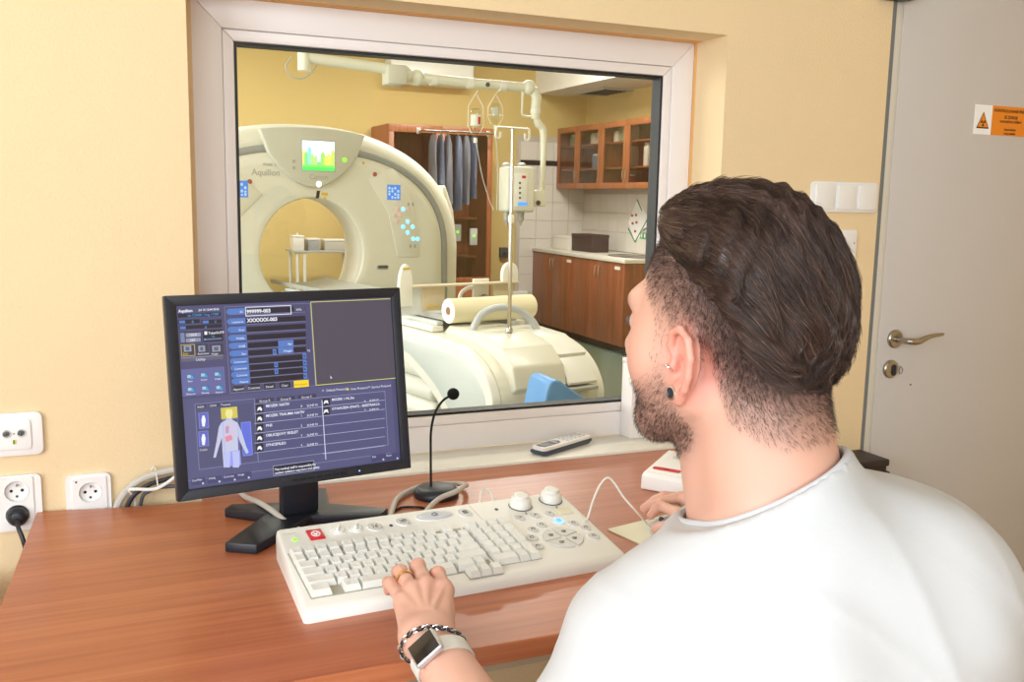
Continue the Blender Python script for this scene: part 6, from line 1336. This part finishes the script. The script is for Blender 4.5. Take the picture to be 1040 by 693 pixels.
for k in range(K_):
    d = hair_vol(p); g = grad(hair_vol, p); tgt = lift*(k/(K_-1))**1.0+.0004; p = p-g*(d-tgt)[:, None]; path.append(p.copy())
    wave = .38*np.sin(p[:, 1]*34+p[:, 2]*26+p[:, 0]*18)
    fl = np.stack([np.sign(p[:, 0])*.10*np.ones(NS)+wave*.45+wob, -np.ones(NS), -.12-.75*np.clip((-.02-p[:, 1])/.07, 0, 1)+wave*.30+.25*np.clip((p[:, 1]-.04)/.04, 0, 1)], 1).astype(np.float32)
    fl = fl-g*(fl*g).sum(1, keepdims=True); fl /= np.linalg.norm(fl, axis=1, keepdims=True)+1e-9; p = p+fl*(L_/K_)[:, None]
path = np.stack(path, 1); hcol = np.array(lin((62, 45, 39)))[None]*(rng.uniform(.45, 1.5, (NS, 1))+.9*np.clip(noise3(rt, 62), 0, 1)[:, None]); li = rng.random(NS) < .10; hcol[li] = np.array(lin((112, 86, 72)))*rng.uniform(.7, 1.2, (li.sum(), 1))
strands('hair_strands', from_h(path.reshape(-1, 3)).reshape(path.shape), rng.uniform(.00028, .00060, NS), hcol, hair)
# clipped sides and beard grow out of the skin
me.update(); nrm = np.zeros(len(BV)*3, np.float32); me.vertices.foreach_get('normal', nrm); nrm = nrm.reshape(-1, 3)
def short(name, w, n, l0, l1, flow, cols_, r0, r1):
    pr_ = w/w.sum(); idx = rng.choice(len(BV), n, p=pr_); P0 = BV[idx]+rng.normal(0, .0009, (n, 3)); nn = nrm[idx]; fl = (np.asarray(flow, np.float32)@HR)[None]+rng.normal(0, .25, (n, 3)); fl = fl-nn*(fl*nn).sum(1, keepdims=True)*.8
    L = rng.uniform(l0, l1, n)[:, None]; d1 = nn*.75+fl*.6; d2 = nn*.25+fl; pts = np.stack([P0-nn*.0006, P0+d1*L*.5, P0+d1*L*.5+d2*L*.5], 1)
    return strands(name, pts, rng.uniform(r0, r1, n), cols_[None]*rng.uniform(.6, 1.6, (n, 1)), pers)
wsc = np.where((sc > .5) & (hair_vol(q) > -.002), sc*fade**1.6, 0); short('clipped_hair', wsc, 18000, .004, .0075, (0, -.6, -.8), np.array(lin((70, 52, 50))), .00011, .00020)
short('beard', np.where(br > .45, br*(.25+.75*sg_(-.055-q[:, 2], .014)), 0), 9000, .003, .0065, (0, .25, -.9), np.array(lin((70, 48, 42))), .00011, .00020)

# ---- ear jewellery, ring, watch, bracelet
ep = thing('ear_plug', 'black and silver plug in the ear lobe', 'earring', from_h([ear_pt(-.001, -.0295, .010)])[0]); c0 = ep.location
dn = Vector(en@HR); o_ = Vector(from_h([ear_pt(.0005, -.0285, .0085)])[0]); ep.location = o_; WM[ep.name] = Matrix.Translation(o_)
B().lathe([(.0074, -.002), (.0080, .001), (.0074, .0028), (.0058, .0030), (.0056, .0018)], o_, dn, 24).build('rim', 'chrome', ep, True); B().lathe([(.0056, .0012), (.0054, .0022), (.002, .0026)], o_, dn, 20).build('black_centre', 'black_plastic', ep, True)
eh = thing('ear_ring', 'small silver hoop through the front of the ear', 'earring', from_h([ear_pt(.0125, -.008, .009)])[0])
oc = Vector(from_h([ear_pt(.0115, -.0085, .0075)])[0]); ux, uy = Vector(ee@HR), Vector((ev*.55+en*.83)@HR)
B().tube([oc+ux*(.0058*math.cos(a))+uy*(.0058*math.sin(a)) for a in np.linspace(0, 2*PI, 22, endpoint=False)], .0008, 6, closed=True).build('hoop', 'chrome', eh, True); B().ell(oc+ux*.0058, (.0017,)*3, 8, 6).build('bead', 'chrome', eh, True); B().ell(oc+uy*.0058, (.0015,)*3, 8, 6).build('bead', 'chrome', eh, True)
M('gold', (226, 190, 120), .22, metal=1)
rc = Lmcp[2]*.36+Lpip[2]*.64; ra_ = Vector(Lpip[2]-Lmcp[2]).normalized(); u1 = ra_.orthogonal().normalized(); u2 = ra_.cross(u1)
b = B()
for k in (-1, 0, 1): b.tube([Vector(rc)+ra_*(k*.0012)+(u1*math.cos(a)+u2*math.sin(a))*(.0121+(.0004 if k == 0 else 0)) for a in np.linspace(0, 2*PI, 32, endpoint=False)], .0011, 6, closed=True)
tag(b.build('wedding_ring', 'gold'), 'plain gold ring on the left ring finger', 'ring')
# watch: local frame at the wrist, x across, y along the forearm, z up from the back of the wrist
def wfr(f): return WRL+aL*f
wa_ = .049; tt = tL if (tL@np.array([1, 0, 0])) > 0 else -tL
def wloop(f, extra, n=40, skew=0):
    out = []
    for k in range(n):
        a = 2*PI*k/n; cx_, cz_ = math.cos(a), math.sin(a); dirv = tt*cx_+nL*cz_; c = wfr(f+skew*cx_); lo_, hi_ = .01, .08
        for _ in range(24):
            mid = (lo_+hi_)/2
            if body((c+dirv*mid)[None].astype(np.float32))[0] < 0: lo_ = mid
            else: hi_ = mid
        out.append(c+dirv*(lo_+extra))
    return np.array(out)
wt_ = thing('wristwatch', 'silver smartwatch with a pale strap on the left wrist', 'watch', tuple(WRL))
lp = wloop(wa_, .0012); lp2 = np.array([lp[k]+aL*0 for k in range(len(lp))]); V = []; n_ = len(lp)
for k in range(n_):
    rad_ = lp[k]-wfr(wa_); rad_ /= np.linalg.norm(rad_)
    for s, t_ in ((-1, 0), (1, 0), (1, .0022), (-1, .0022)): V.append(lp[k]+aL*s*.0115+rad_*t_)
b = B().add(V, [(k*4+i, k*4+(i+1) % 4, ((k+1) % n_)*4+(i+1) % 4, ((k+1) % n_)*4+i) for k in range(n_) for i in range(4)]); M('strap_pale', (214, 212, 204), .6); b.build('strap', 'strap_pale', wt_, True, 40)
ka = R(146); kk = int(round(ka/(2*PI)*n_)); wc_ = Vector(lp[kk]); wz = Vector(lp[kk]-wfr(wa_)).normalized(); wy_ = Vector(aL); wy_ = (wy_-wz*wy_.dot(wz)).normalized(); wx = wy_.cross(wz)
wm = Matrix((wx.to_4d(), wy_.to_4d(), wz.to_4d(), (0, 0, 0, 1))).transposed(); wm = Matrix(((wx.x, wy_.x, wz.x, wc_.x), (wx.y, wy_.y, wz.y, wc_.y), (wx.z, wy_.z, wz.z, wc_.z), (0, 0, 0, 1)))
M('watch_case', (205, 206, 212), .28, metal=.7); M('watch_glass', (22, 20, 24), .12, coat=.5)
B().box((0, 0, .0055), (.042, .035, .0105), .004, 4, wm).build('case', 'watch_case', wt_, True); B().box((0, 0, .0112), (.0365, .030, .0016), .0007, 2, wm).build('display', 'watch_glass', wt_, True)
B().box((0, -.0185, .0055), (.006, .003, .006), .001, 2, wm).build('crown', 'watch_case', wt_, True)
br_ = thing('chain_bracelet', 'black and silver chain bracelet beside the watch', 'bracelet', tuple(wfr(.02)))
lp = wloop(.022, .0032, 64, .012)
for k in range(0, 64, 2):
    p0, p1 = Vector(lp[k]), Vector(lp[(k+2) % 64]); tn_ = (p1-p0).normalized(); rd = Vector(lp[k]-wfr(.022)).normalized(); sd = tn_.cross(rd).normalized(); nn = rd if (k//2) % 2 else sd
    B().tube([p0+tn_*(.0052*math.cos(a))+nn*(.0034*math.sin(a)) for a in np.linspace(0, 2*PI, 14, endpoint=False)], .0013, 6, closed=True).build('link', 'chrome' if (k//2) % 2 else 'black_plastic', br_, True)
